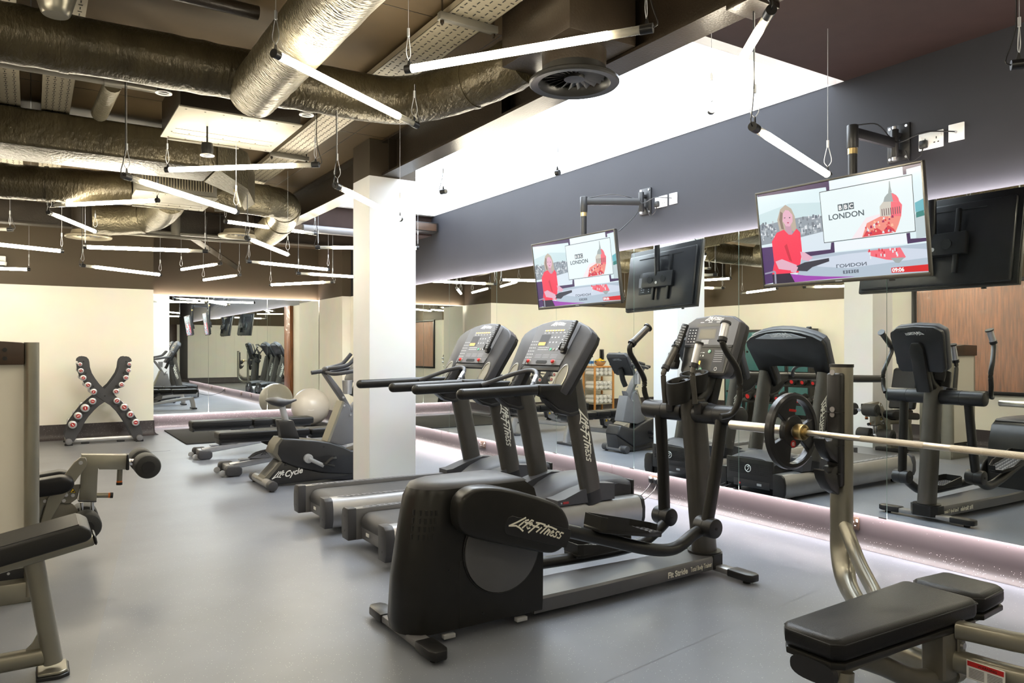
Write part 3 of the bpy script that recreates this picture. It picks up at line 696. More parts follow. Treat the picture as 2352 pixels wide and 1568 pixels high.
    b.bb((3.902, Y0 + .14, .085), (3.906, Y1 - .2, .15), 'black', .002); b.box((3.908, yc - .12, .12), (.003, .05, .02), 'palegrey'); b.box((3.908, yc + .10, .11), (.003, .014, .014), 'red'); b.done('front_grille', t)
    for sg in (-1, 1):
        yy = yc + sg * (W + .002)
        b = MB(); b.prism([(x, yy, z) for x, z in ((3.50, .16), (3.50, .27), (3.60, .325), (3.75, .332), (3.875, .305), (3.875, .14))], (0, sg * .005, 0), 'charcoal', .002, 1); b.cyl((3.855, yy + sg * .005, .165), (3.855, yy + sg * .008, .165), .007, 'white', 10); b.done('hood_side', hood)
    # swept shoulders that carry the uprights
    for y, sg in ((Y0 + .045, 1), (Y1 - .045, -1)):
        b = MB(); b.loft([[V((x, y - sg * .035, .245)), V((x, y + sg * wv, .245)), V((x, y + sg * wv, z)), V((x, y - sg * .035, z))] for x, z, wv in ((3.10, .285, .11), (3.16, .29, .11), (3.30, .335, .10), (3.48, .375, .09), (3.62, .36, .08))], 'midgrey')
        b.cyl((3.13, y - sg * .036, .265), (3.13, y - sg * .04, .265), .006, 'palegrey', 8)
        b.box((3.17, y - sg * .0365, .265), (.05, .003, .016), 'reddark'); b.done('upright_shoe', t)
        b = MB()
        lo, hi = V((3.44, y, .235)), V((3.245, y, 1.12))
        b.tube([lo, lo.lerp(hi, .25), lo.lerp(hi, .6), hi], .044, 'gunmetal', 20, rb=.085, up=(1, 0, .2), power=2.6); u = b.done('upright', t)
        b = MB(); b.tube([lo.lerp(hi, .0), lo.lerp(hi, .10)], .0455, 'black', 20, rb=.0865, up=(1, 0, .2), power=2.6); b.done('collar', u)
        b = MB(); ax = (hi - lo).normalized(); sd = V((1, 0, 0)); sd = (sd - ax * sd.dot(ax)).normalized()
        if sg > 0: wordmark(b, lo.lerp(hi, .78) + V((0, -.0455, 0)) - sd * .015, -ax, sd, .40, 'logo', stroke=34)
        else: wordmark(b, lo.lerp(hi, .78) + V((0, .0455, 0)) + sd * .015, -ax, -sd, .40, 'logo', stroke=34)
        b.done('wordmark', u)
        # arm rest with its swept bracket
        b = MB(); b.tube([(2.345, y - sg * .01, 1.055), (2.37, y - sg * .01, 1.055), (2.5, y - sg * .01, 1.057), (2.93, y - sg * .01, 1.068)], .034, 'charcoal', 18, rb=.036, power=2.6)
        b.ell((2.345, y - sg * .01, 1.055), (.034, .034, .036), 'charcoal', 18); a_ = b.done('arm_rest', t)
        b = MB(); b.prism([(2.935, y - sg * .048, 1.105), (2.935, y - sg * .048, 1.033), (2.99, y - sg * .048, 1.01), (3.05, y - sg * .048, .955), (3.12, y - sg * .048, .905), (3.22, y - sg * .048, .885), (3.29, y - sg * .048, .90), (3.26, y - sg * .048, 1.10)], (0, sg * .085, 0), 'charcoal', .018, 3); b.done('arm_bracket', t)
        b = MB(); b.prism([(2.99, y - sg * .05, 1.005), (3.05, y - sg * .05, .948), (3.12, y - sg * .05, .895), (3.22, y - sg * .05, .872), (3.29, y - sg * .05, .885), (3.28, y - sg * .05, .915), (3.2, y - sg * .05, .90), (3.1, y - sg * .05, .93)], (0, sg * .09, 0), 'black', .008, 2); b.done('bracket_trim', t)
    # heart-rate bar arching between the arms
    b = MB(); b.tube([(2.87, Y1 - .08, 1.075), (2.97, Y1 - .15, 1.12), (3.06, Y1 - .25, 1.165), (3.12, Y1 - .36, 1.19), (3.10, Y1 - .47, 1.18), (3.03, Y1 - .565, 1.13), (2.96, Y1 - .62, 1.09), (2.93, Y0 + .07, 1.075)], .0165, 'midgrey', 12, smooth=5); g = b.done('grip_bar', t)
    b = MB(); b.tube([(3.055, Y1 - .535, 1.152), (2.985, Y1 - .60, 1.105)], .0180, 'silver', 12); b.done('pulse_plate', g)
    # console in its own frame: u to the user's right (-Y), v up the slope
    O = V((3.125, (Y0 + Y1) / 2, 1.085)); vu = V((0, -1, 0)); vv = V((.50, 0, .866)).normalized(); vn = vu.cross(vv)
    if vn.x > 0: vn = -vn
    K = lambda u, v, n=0: O + vu * (u * (1.04 + .145 * max(0, min(1, v / .4)))) + vv * v + vn * n
    out = [(.375, .04), (.365, -.03), (.335, -.075), (.29, -.085), (.25, -.065), (.232, .0), (.222, .16), (.10, .178), (-.10, .178), (-.222, .16), (-.232, .0), (-.25, -.065), (-.29, -.085), (-.335, -.075), (-.365, -.03), (-.375, .04),
           (-.372, .40), (-.36, .45), (-.30, .497), (-.20, .538), (-.10, .560), (0, .567), (.10, .560), (.20, .538), (.30, .497), (.36, .45), (.372, .40)]
    b = MB(); b.prism([K(u, v, -.07) for u, v in out], vn * .07, 'midgrey', .012, 3, .9); con = b.done('console', t)
    b = MB(); b.prism([K(u * .985, .27 + (v - .27) * .985, -.105) for u, v in out], vn * .05, 'charcoal', .012, 2, .9)
    wordmark(b, K(-.10, .50, -.108), vu * 1, vv, .24, 'palegrey') if False else None
    b.prism([K(u, v, -.112) for u, v in ((-.24, .485), (-.12, .53), (0, .54), (.12, .53), (.24, .485), (0, .475))], vn * .01, 'palegrey'); 
    wordmark(b, K(.12, .505, -.1135), -vu, vv, .24, 'logowhite')
    b.done('console_back', t)
    b = MB(); b.prism([K(u, v) for u, v in ((-.225, .215), (.225, .215), (.23, .505), (.10, .548), (0, .553), (-.10, .548), (-.23, .505))], vn * .004, 'grey', .001, 1)
    e = .0046
    def patch(u0, v0, u1, v1, m, k=0): b.flat([K(u0, v0, e + k), K(u1, v0, e + k), K(u1, v1, e + k), K(u0, v1, e + k)], m)
    wordmark(b, K(-.085, .510, e), vu, vv, .185, 'logowhite', stroke=40)
    patch(-.13, .455, .13, .475, 'lcd')
    for i in range(22): patch(-.122 + i * .0098, .459, -.122 + i * .0098 + .006, .471, 'amber' if i % 3 else 'logowhite', .0005)
    for i in range(6): patch(-.12 + i * .042, .443, -.12 + i * .042 + .02, .447, 'logowhite')
    patch(-.135, .33, -.03, .43, 'midgrey'); patch(-.13, .335, -.055, .362, 'amber', .0005)
    for i in range(3):
        for j in range(2): b.flat([K(-.01 + i * .035, .40 - j * .035 + (.012 if j == 0 else -.012), e), K(-.018 + i * .035, .40 - j * .035, e), K(-.002 + i * .035, .40 - j * .035, e)], 'logowhite')
    for i in range(3):
        for j in range(4): patch(.105 + i * .03, .32 + j * .03, .105 + i * .03 + .010, .32 + j * .03 + .008, 'logowhite')
    for i in range(4):
        for j in range(6): patch(-.215 + i * .02, .225 + j * .028, -.215 + i * .02 + .007, .225 + j * .028 + .007, 'logowhite')
    for i in range(7):
        for j in range(2): patch(-.11 + i * .017, .295 + j * .018, -.11 + i * .017 + .008, .295 + j * .018 + .006, 'logowhite')
    for i, m_ in enumerate(('greenlit', 'cream', 'palegrey')):
        b.lathe([(.011, 0), (.011, .003)], K(.035 + i * .035, .30, e), vn, m_, 14)
    for i in range(3):
        for j in range(3): patch(-.11 + i * .09, .228 + j * .012, -.04 + i * .09, .231 + j * .012, 'palegrey')
    b.done('display_panel', con)
    b = MB(); b.box(K(0, .185, .0) , (.02, .44, .045), 'grey', .008, M(((vv.x, 0, vn.x), (0, 1, 0), (vv.z, 0, vn.z)))) if False else None
    b.prism([K(u, v, .001) for u, v in ((-.222, .165), (.222, .165), (.225, .213), (-.225, .213))], vn * .006, 'grey', .002, 1); b.done('lower_fascia', con)
    b = MB(); b.prism([K(u, v, .0075) for u, v in ((-.055, .176), (.055, .176), (.066, .189), (.055, .203), (-.055, .203), (-.066, .189))], vn * .002, 'blackmatte', .001, 1); b.done('hand_slot', con)
    for u, m_ in ((-.15, 'orange'), (.14, 'reddark')):
        b = MB(); b.lathe([(.021, 0), (.019, .008)], K(u, .190, .006), vn, 'cream', 20); b.lathe([(.015, .006), (.015, .016), (.010, .022), (.001, .023)], K(u, .190, .006), vn, 'red', 18); b.done('stop_button', con)
    for s in (-1, 1):
        b = MB(); b.lathe([(1, 0), (1.0, .004), (.88, .006), (.86, .002), (.01, .001)], (0, 0, 0), (0, 0, 1), 'taupe', 32)
        mt = M((( vu.x * .056, vv.x * .115, vn.x, 0), (vu.y * .056, vv.y * .115, vn.y, 0), (vu.z * .056, vv.z * .115, vn.z, 0), (0, 0, 0, 1)))
        bmesh.ops.transform(b.bm, matrix=M.Translation(K(s * .303, .065, .002)) @ mt, verts=b.bm.verts); b.done('cup_tray', con)
    b = MB(); b.prism([K(u, v, -.03) for u, v in ((-.225, .125), (.225, .125), (.222, .166), (-.222, .166))], vn * .03, 'black', .006, 2); b.done('under_trim', con)
    # remote holder on the right of the panel
    b = MB(); b.box(K(.20, .285, .018), (.05, .055, .03), 'black', .012, M(((0, vv.x, vn.x), (-1, 0, 0), (0, vv.z, vn.z)))) 
    for s in (-1, 1): b.box(K(.20 + s * .026, .305, .036), (.010, .055, .025), 'black', .004, M(((0, vv.x, vn.x), (-1, 0, 0), (0, vv.z, vn.z))))
    b.done('remote_cradle', con)
    b = MB(); b.tube([K(-.15, .19, .03), K(-.15, .14, .035), K(-.19, .02, .05), K(-.17, -.02, .05), K(-.12, .02, .05)], .0022, 'black', 6, smooth=4); b.done('safety_cord', con)
    return t, K, (vu, vv, vn)
tm, K, fr = make_treadmill('nearer black treadmill right behind the elliptical trainer')
def remote(lb, c, du, dv, dn, L=.20):
    t = thing('remote_control', lb, 'remote control', c)
    r = M((tuple((du[i], dv[i], dn[i]) for i in range(3))[0], (du[1], dv[1], dn[1]), (du[2], dv[2], dn[2])))
    b = MB(); b.box(c, (.048, L, .022), 'black', .006, r); b.done('case', t)
    b = MB()
    for i in range(4):
        for j in range(13): b.box(V(c) + du * (-.0165 + i * .011) + dv * (-L * .42 + j * L * .07) + dn * .0118, (.007, .0075, .003), 'palegrey' if (i + j) % 4 else 'grey', 0, r)
    b.done('keypad', t)
    return t
vu, vv, vn = fr
rm = remote('black remote control clipped on the nearer treadmill console', K(.20, .40, .035), vu, vv, vn, .25)
OFF = V((-.025, 1.03, 0))
tm2 = copy_tree(tm); tm2.location = tm.location + OFF; tm2['label'] = 'farther black treadmill next to the white pillar'
rm2 = copy_tree(rm); rm2.location = rm.location + OFF; rm2['label'] = 'black remote control clipped on the farther treadmill console'

# ---------------------------------------------------------------- elliptical trainer
E_ = thing('elliptical_trainer', 'black elliptical trainer in the middle foreground with the big side wordmark', 'elliptical trainer', (2.45, 3.2, 0))
YC = 3.2
# shroud: lofted upward through plan-view rings (rounded rear)
def plan(z, xr, xf, h):
    pts = []
    for k in range(9):
        a = PI * k / 8
        pts.append(V((xr + .13 - .13 * math.sin(a), YC + h * math.cos(a), z)))
    pts += [V((xf, YC - h, z)), V((xf, YC + h, z))]
    return pts
b = MB(); b.loft([plan(.05, 1.405, 2.145, .15), plan(.10, 1.395, 2.145, .155), plan(.30, 1.408, 2.147, .155), plan(.5, 1.44, 2.147, .15), plan(.66, 1.470, 2.10, .145), plan(.70, 1.49, 2.05, .135)], 'charcoal'); sh = b.done('drive_shroud', E_, ang=.7)
b = MB(); b.loft([plan(.70, 1.488, 2.06, .137), plan(.715, 1.50, 2.04, .132), plan(.728, 1.54, 1.95, .11), plan(.733, 1.6, 1.85, .06)], 'midgrey'); b.done('top_cap', sh, ang=1)
b = MB()
for i in range(5):
    for j in range(4):
        z = .60 - j * .036; xr_ = 1.44 + (z - .5) * .19 if z > .5 else 1.408 + (z - .3) * .16; x = 1.478 + i * .020 - j * .005
        yy = YC - .149 * math.sqrt(max(0, 1 - (max(0, xr_ + .13 - x) / .13) ** 2))
        b.box((x, yy + .0035, z), (.009, .010, .024), 'blackmatte')
b.done('vent_slots', sh)
b = MB(); b.prism([(1.672, YC - .1565, .05), (1.674, YC - .1565, .05), (1.676, YC - .1565, .36), (1.70, YC - .1565, .362), (1.70, YC - .1565, .364), (1.672, YC - .1565, .364)], (0, .003, 0), 'blackmatte'); b.done('panel_seam', sh)
b = MB(); b.cyl((1.905, YC - .150, .392), (1.905, YC - .168, .392), .208, 'discgrey', 48, .004); b.torus((1.905, YC - .158, .392), .213, .004, (0, 1, 0), 'black', 48, 8)
b.cyl((1.90, YC - .166, .43), (1.90, YC - .170, .43), .006, 'black', 10); b.done('crank_disc', E_)
b = MB(); b.cyl((1.905, YC + .150, .392), (1.905, YC + .168, .392), .208, 'discgrey', 48, .004); b.done('crank_disc', E_)
for x, z in ((1.62, .33), (1.8, .10), (2.02, .12)): b = MB(); b.cyl((x, YC - .154, z), (x, YC - .158, z), .006, 'black', 8); b.done('screw', sh)
# big link covers (near one carries the wordmark); far one is half a turn lower
def cover(yface, sg, pts, mname):
    P = catmull([V((p.x, p.z, 0)) for p in pts] + [V((pts[0].x, pts[0].z, 0))], 3)[:-1]
    b = MB(); b.prism([(p.x, yface, p.y) for p in P], (0, sg * .105, 0), mname, .018, 4, .9); return b
near = [pY(x, y, 2.92) for x, y in ((1056, 1180), (1062, 1148), (1090, 1124), (1135, 1119), (1190, 1128), (1250, 1145), (1287, 1162), (1306, 1190), (1310, 1222), (1300, 1252), (1278, 1269), (1250, 1270), (1190, 1258), (1120, 1244), (1078, 1232), (1060, 1212))]
b = cover(2.92, 1, near, 'charcoal'); cv = b.done('link_cover', E_, ang=.9)
A0, A1 = pY(1163, 1200, 2.918), pY(1303, 1238, 2.918); dx = (pY(1303, 1222, 2.918) - pY(1163, 1190, 2.918)); dx.y = 0; dx.normalize(); dz = V((-dx.z, 0, dx.x))
b = MB(); c0 = pY(1160, 1204, 2.917)
P = [c0 + dx * u + dz * v for u, v in ((0, -.012), (.012, -.036), (.03, -.043), (.385, -.047), (.395, 0.02), (.385, .045), (.03, .045), (.010, .034))]
b.prism(P, (0, .004, 0), 'black', .0012, 1); b.done('wordmark_panel', cv)
b = MB(); wordmark(b, c0 + dx * .022 + dz * -.004 + V((0, -.0015, 0)), dx, dz, .325, 'logo', stroke=34); b.done('wordmark', cv)
far = [V((p.x + .02, 0, .90 - p.z * .98 + .0)) for p in near]
far = [V((p.x, 0, p.z - .27)) for p in near]
b = cover(3.375, 1, far, 'charcoal'); b.done('link_cover', E_, ang=.9)
# pedal arms, pedals and joints
def pedal(y, dz, far=False):
    path = [pY(1300, 1210, 2.95), pY(1360, 1224, 2.95), pY(1420, 1238, 2.95), pY(1480, 1252, 2.95), pY(1530, 1258, 2.95), pY(1565, 1250, 2.95), pY(1600, 1222, 2.95), pY(1628, 1206, 2.95)]
    path = [V((p.x, y, p.z - .018)) for p in path]
    if far: path = [V((1.75, y, .18)), V((2.05, y, .165)), V((2.35, y, .155)), V((2.7, y, .145)), V((3.0, y, .145)), V((3.16, y, .165)), V((3.28, y, .22)), V((3.36, y, .27))]
    b = MB(); b.tube(path, .034, 'charcoal', 16, rb=.034, smooth=4); arm = b.done('pedal_arm', E_)
    if far: O = V((2.83, y, .185)); ang = .02
    else: O = V((2.62, y, .405)); ang = -.19
    X = V((math.cos(ang), 0, math.sin(ang))); Z = V((-X.z, 0, X.x)); L = .225; h = .082
    out = [(-L, -h * .8), (-L + .03, -h), (.1, -h), (L, -h * .62), (L + .01, 0), (L, h * .62), (.1, h), (-L + .03, h), (-L, h * .8)]
    b = MB(); b.prism([O + X * u + V((0, v, 0)) + Z * -.02 for u, v in out], Z * .022, 'charcoal', .004, 1)
    n = len(out); wall = []
    for i in range(n):
        u0, v0 = out[i]; u1, v1 = out[(i + 1) % n]
        hh = (lambda u: .060 - .020 * (u + L) / (2 * L)) if v0 + v1 > .02 else (lambda u: .007 + .052 * max(0, min(1, (-u - .09) / .08)))
        a, c = O + X * u0 + V((0, v0, 0)), O + X * u1 + V((0, v1, 0))
        d = (c - a).normalized(); inn = V((0, -d.y, 0)) ; nn = (Z.cross(d)).normalized() * .006
        b.loft([[a, a + nn, a + nn + Z * hh(u0), a + Z * hh(u0)], [c, c + nn, c + nn + Z * hh(u1), c + Z * hh(u1)]], 'charcoal')
    pd = b.done('pedal', arm)
    b = MB(); b.prism([O + X * (u * .93) + V((0, v * .9, 0)) + Z * .002 for u, v in out], Z * .004, 'grey', 0)
    for i in range(11):
        for j in range(4): b.box(O + X * (-.19 + i * .037) + V((0, -.052 + j * .035, 0)) + Z * .008, (.022, .02, .005), 'midgrey', .002, M(((X.x, 0, Z.x), (0, 1, 0), (X.z, 0, Z.z))))
    b.done('pedal_pad', arm)
pedal(2.975, 0); pedal(3.42, 0, True)
jn, jf = V((3.215, 2.95, .345)), V((3.37, 3.45, .295))
for j, s in ((jn, -1), (jf, 1)):
    b = MB(); b.cyl(j + V((0, -.065, 0)), j + V((0, .065, 0)), .056, 'black', 28, .008); b.torus(j + V((0, .0, 0)), .0555, .002, (0, 1, 0), 'blackmatte', 28, 6); b.cyl(j + V((0, -.066, 0)), j + V((0, -.069, 0)), .008, 'blackmatte', 10); b.done('pivot_joint', E_)
# mast and axle
b = MB(); b.tube([(3.46, YC, .12), (3.43, YC, .38), (3.40, YC, .7), (3.365, YC, .98), (3.36, YC, 1.05)],   .060, 'gunmetal', 24, rb=.082, up=(1, 0, .1), power=2.4); mast = b.done('mast', E_)
ax_x, ax_z = 3.345, .968
for s in (-1, 1):
    b = MB(); b.cyl((ax_x, YC + s * .045, ax_z), (ax_x, YC + s * .385, ax_z), .058, 'black', 28, .014)
    b.torus((ax_x, YC + s * .21, ax_z), .0575, .002, (0, 1, 0), 'blackmatte', 28, 6); b.done('axle_housing', E_)
    y = YC + s * .25
    b = MB(); end = jn if s < 0 else jf
    b.tube([(ax_x - .01, end.y, ax_z), V((end.x * .55 + ax_x * .45, end.y, .62)), end + V((0, 0, .03))], .028, 'charcoal', 18, rb=.040, up=(1, 0, .1), power=2.5); b.done('swing_link', E_)
    b = MB(); b.box((ax_x - .035, YC + s * .115, ax_z + .035), (.07, .06, .075), 'black', .01); b.done('clamp', E_)
    if s < 0: fh = [(3.26, 3.085, 1.03), (3.24, 3.085, 1.18), (3.245, 3.085, 1.24), (3.29, 3.085, 1.38)]
    else: fh = [(3.265, 3.335, 1.02), (3.25, 3.335, 1.17), (3.26, 3.335, 1.22), (3.355, 3.335, 1.36)]
    b = MB(); b.tube(fh, .0165, 'gunmetal', 12, smooth=5); hb = b.done('fixed_handle', E_)
    a, c = V(fh[2]) + (V(fh[3]) - V(fh[2])) * .1, V(fh[3])
    d = (c - a).normalized(); b = MB(); b.tube([a, c], .0215, 'silver' if s < 0 else 'gunmetal', 16); b.cyl(a - d * .012, a + d * .012, .026, 'black', 16); b.cyl(c - d * .004, c + d * .008, .028, 'black', 18); b.done('pulse_grip', hb)
    if s < 0: mh = [pY(1655, 957, 2.84), pY(1680, 950, 2.82), pY(1697, 920, 2.80), pY(1699, 880, 2.80), pY(1692, 845, 2.80), pY(1668, 806, 2.82), pY(1659, 780, 2.83), pY(1667, 742, 2.84)]
    else: mh = [pY(1500, 930, 3.58), pY(1486, 915, 3.61), pY(1480, 895, 3.62), pY(1479, 868, 3.62), pY(1460, 832, 3.62), pY(1447, 808, 3.62), pY(1452, 788, 3.62), pY(1488, 752, 3.62)]
    b = MB(); b.tube(mh, .0175, 'charcoal', 14, smooth=5); hb = b.done('moving_handle', E_)
    a, c = mh[-2], mh[-1]; d = (c - a).normalized()
    b = MB(); b.tube([a, c], .023, 'silver' if s < 0 else 'gunmetal', 16); b.cyl(a - d * .01, a + d * .012, .027, 'black', 16); b.cyl(c - d * .004, c + d * .006, .030, 'black', 18); b.done('hand_grip', hb)
# bottle cups
b = MB()
def cupring(x, y, z, rx, ry, hgt):
    rings = []
    for sc, dz in ((.86, -hgt), (.98, -hgt * .5), (1.0, 0), (.86, 0.0), (.80, -.02), (.78, -hgt * .8)):
        rings.append([V((x + rx * sc * math.cos(2 * PI * k / 28), y + ry * sc * math.sin(2 * PI * k / 28), z + dz + .30 * rx * sc * math.cos(2 * PI * k / 28))) for k in range(28)])
    b.loft(rings, 'charcoal')
cupring(3.245, YC - .0, 1.165, .075, .075, .13); cupring(3.37, YC + .0, 1.205, .065, .10, .11)
b.tube([(3.29, YC, 1.12), (3.42, YC, 1.16)], .05, 'charcoal', 14); b.done('bottle_cup', E_)
# console
O = V((3.44, YC - .0, 1.195)); vu = V((0, -1, 0)); vv = V((.30, 0, .954)).normalized(); vn = vu.cross(vv)
if vn.x > 0: vn = -vn
K2 = lambda u, v, n=0: O + vu * u + vv * v + vn * n
b = MB(); out = [(-.19, .02), (-.165, -.005), (.165, -.005), (.19, .02), (.215, .30), (.21, .335), (.15, .372), (0, .385), (-.15, .372), (-.21, .335), (-.215, .30)]
b.prism([K2(u, v, -.06) for u, v in out], vn * .06, 'midgrey', .012, 3); con = b.done('console', E_)
b = MB(); b.prism([K2(u * .97, v * .97 + .005, -.10) for u, v in out], vn * .045, 'black', .012, 2)
wordmark(b, K2(.07, .31, -.1008), -vu, vv, .15, 'logowhite')
for k in range(24): b.box(K2(-.14 + k * .012, .345, -.1), (.004, .005, .016), 'blackmatte')
b.done('console_back', E_)
b = MB(); b.prism([K2(u, v, -.13) for u, v in ((-.055, -.16), (.055, -.16), (.055, .20), (.03, .25), (-.03, .25), (-.055, .20))], vn * .06, 'charcoal', .01, 2); b.tube([(3.37, YC, 1.03), (3.46, YC, 1.1), (3.50, YC, 1.2)], .055, 'charcoal', 12, smooth=3); b.done('console_arm', E_)
b = MB(); b.prism([K2(u, v) for u, v in ((-.195, .185), (.195, .185), (.203, .33), (.14, .362), (0, .374), (-.14, .362), (-.203, .33))], vn * .004, 'grey', .001, 1)
b.prism([K2(u, v) for u, v in ((-.165, .01), (.17, .01), (.19, .172), (-.188, .172))], vn * .003, 'charcoal', .001, 1)
b.prism([K2(u, v) for u, v in ((-.19, .170), (.19, .170), (.192, .187), (-.192, .187))], vn * .006, 'black', .001, 1)
def patch(u0, v0, u1, v1, m, k=0): b.flat([K2(u0, v0, .0048 + k), K2(u1, v0, .0048 + k), K2(u1, v1, .0048 + k), K2(u0, v1, .0048 + k)], m)
wordmark(b, K2(-.065, .345, .0048), vu, vv, .15, 'logowhite', stroke=40)
patch(-.12, .307, .13, .325, 'lcd'); patch(-.09, .225, .045, .292, 'lcd'); patch(-.085, .23, .04, .287, 'taupedark', .0004); patch(-.185, .195, -.105, .30, 'midgrey')
for i in range(3):
    for j in range(5): patch(-.175 + i * .024, .205 + j * .019, -.175 + i * .024 + .010, .205 + j * .019 + .006, 'logowhite', .0005)
for i in range(4): patch(-.10 + i * .065, .332, -.07 + i * .065, .336, 'logowhite')
for j in range(3): patch(-.06, .196 + j * .009, .0, .200 + j * .009, 'logowhite')
for i in range(3): patch(-.08 + i * .025, .135, -.062 + i * .025, .139, 'logowhite', .0005); patch(-.075 + i * .025, .112, -.065 + i * .025, .122, 'logowhite', .0005)
patch(-.08, .06, -.03, .085, 'amber'); patch(.06, .02, .155, .16, 'midgrey', -.0004)
for j in range(6): patch(.068, .08 + j * .013, .135, .0835 + j * .013, 'palegrey', .0003)
for u, v in ((.025, .145), (-.06, .03), (-.02, .03)): b.lathe([(.011, 0), (.011, .003)], K2(u, v, .004), vn, 'greenlit', 14); b.torus(K2(u, v, .008), .007, .0015, vn, 'logowhite', 14, 5)
b.torus(K2(.10, .035, .005), .010, .002, vn, 'logowhite', 14, 5); b.done('display_panel', con)
b = MB(); b.box(K2(-.225, .055, .03), (.07, .07, .05), 'black', .016, M(((0, vv.x, vn.x), (-1, 0, 0), (0, vv.z, vn.z))))
for s in (-1, 1): b.box(K2(-.225 + s * .03, .09, .045), (.012, .06, .04), 'black', .005, M(((0, vv.x, vn.x), (-1, 0, 0), (0, vv.z, vn.z))))
b.done('remote_cradle', con)
du = (vu * .98 - vv * .18).normalized(); dv = (vv * .98 + vu * .18).normalized()
remote('black remote control standing at the left of the elliptical trainer console', K2(-.205, .19, .045), du, dv, vn, .25)
# base beam, feet, writing
b = MB(); b.loft([[V((x, YC + u * wv, z)) for u, z in ((-.145, .035), (.145, .035), (.145, .10), (.135, .112), (-.135, .112), (-.145, .10))] for x, wv in ((2.10, 1.0), (2.5, .98), (3.0, .86), (3.42, .74))], 'beamgrey')
b.text('Fit Stride', (3.02, YC - .137, .055), (1, .075, 0), (0, 0, 1), .046, 'logo', 0, .0008, 'LEFT', .0012)
b.text('Total Body Trainer', (3.215, YC - .1225, .056), (1, .075, 0), (0, 0, 1), .040, 'logo', 0, .0008, 'LEFT', 0, .62); bm_ = b.done('base_beam', E_)
b = MB(); b.loft([[V((x, YC + u * wv, z)) for u, z in ((-1, .035), (1, .035), (1, .118), (-1, .118))] for x, wv in ((3.42, .112), (3.50, .108), (3.54, .07))], 'charcoal'); b.done('nose_cap', E_)
b = MB(); b.cyl((3.46, YC, .112), (3.46, YC, .125), .10, 'charcoal', 28); b.done('mast_base', E_)
for x, L in ((1.47, .33), (3.475, .34)):
    b = MB(); b.bb((x - .038, YC - L, .022), (x + .038, YC + L, .055), 'alu' if x > 2 else 'grey', .006); f = b.done('stabilizer', E_)
    for s in (-1, 1):
        y = YC + s * L
        b = MB(); b.prism([(x - .046, y - s * .14, .018), (x + .046, y - s * .14, .018), (x + .046, y - s * .0, .018), (x + .028, y + s * .035, .018), (x - .028, y + s * .035, .018), (x - .046, y, .018)], (0, 0, .044), 'black', .009, 2)
        b.cyl((x, y - s * .03, 0), (x, y - s * .03, .02), .022, 'blackmatte', 12); b.done('end_foot', f)
for x in (1.62, 2.02): b = MB(); b.box((x, YC - .145, .028), (.06, .03, .02), 'palegrey', .003); b.done('leveller', E_)
# ---------------------------------------------------------------- exercise bike
def C2(cx, cy): return 570 + cx / 4.236, 780 + cy / 4.236
BK = thing('exercise_bike', 'dark upright exercise bike partly hidden behind the white pillar', 'exercise bike', (2.5, 7.49, 0))
yb = 7.49; yn = 7.36
def bp(cx, cy, Y=yn):
    return pY(*C2(cx, cy), Y)
pod = [(320, 955), (500, 968), (680, 982), (800, 1000), (930, 1040), (1010, 1080)]
P = [bp(*c) for c in pod] + [V((3.02, yn, .36)), V((3.08, yn, .24))] + [bp(*c) for c in [(1010, 1310), (720, 1295), (480, 1245), (310, 1180), (235, 1110), (270, 1020)]]
b = MB(); b.prism(P, (0, .26, 0), 'charcoal_gloss', .02, 3, .5); pod = b.done('crank_pod', BK, ang=.8)
P = [bp(310, 1180), bp(135, 1380), bp(220, 1420), bp(760, 1365), bp(1010, 1362), V((3.05, yn, .06)), V((3.08, yn, .24)), bp(1010, 1300), bp(720, 1290), bp(480, 1240)]
b = MB(); b.prism([p + V((0, .02, 0)) for p in P], (0, .22, 0), 'charcoal_gloss', .012, 2, .5); base = b.done('base_shroud', BK, ang=.8)
b = MB(); P = [bp(312, 1182), bp(350, 1185), bp(185, 1388), bp(132, 1382)]; b.prism([p + V((0, .018, 0)) for p in P], (0, .224, 0), 'taupedark', .004, 1); b.done('edge_trim', base)
P = [bp(268, 1020), bp(320, 955), bp(345, 965), bp(300, 1030), bp(290, 1110), bp(330, 1180), bp(310, 1184), bp(235, 1110)]; b = MB(); b.prism([p - V((0, .002, 0)) for p in P], (0, .264, 0), 'taupedark', .004, 1); b.done('edge_trim', pod)
b = MB(); o = bp(232, 1357, yn + .019); wordmark(b, o - V((0, .002, 0)), (1, 0, .22), (-.22, 0, 1), .32, 'logowhite', ('Life',), stroke=36)
b.text('Cycle', bp(352, 1338, yn + .016), (1, 0, .17), (-.17, 0, 1), .080, 'logowhite', .4, .0006, 'LEFT', .002); b.done('wordmark', base)
for c in ((735, 1040), (367, 1215)): b = MB(); q = bp(*c); b.cyl(q - V((0, .001, 0)), q + V((0, .01, 0)), .012, 'black', 12); b.done('bolt_cap', pod)
b = MB(); q = bp(580, 1153); b.cyl(q + V((0, .01, 0)), q - V((0, .035, 0)), .045, 'palegrey', 28, .005); hubc = b.done('crank_hub', BK)
b = MB(); e = bp(735, 1225, yn - .03); b.tube([q - V((0, .03, 0)), e], .020, 'palegrey', 12, rb=.012, up=(0, 1, 0)); b.done('crank_arm', BK)
b = MB(); b.box(e + V((.04, -.04, .01)), (.10, .09, .024), 'black', .006, M.Rotation(.3, 3, 'Y')); b.tube([e + V((.0, -.075, .02)), e + V((.05, -.085, .07)), e + V((.10, -.08, .075)), e + V((.10, -.0, .07))], .008, 'black', 4, rb=.02, smooth=3); b.done('pedal', BK)
b = MB(); e2 = q * 2 - e; e2.y = yb + .18; b.tube([V((q.x, yb + .14, q.z)), e2], .018, 'palegrey', 10); b.box(e2 + V((0, .05, 0)), (.10, .09, .024), 'black', .006); b.done('pedal', BK)
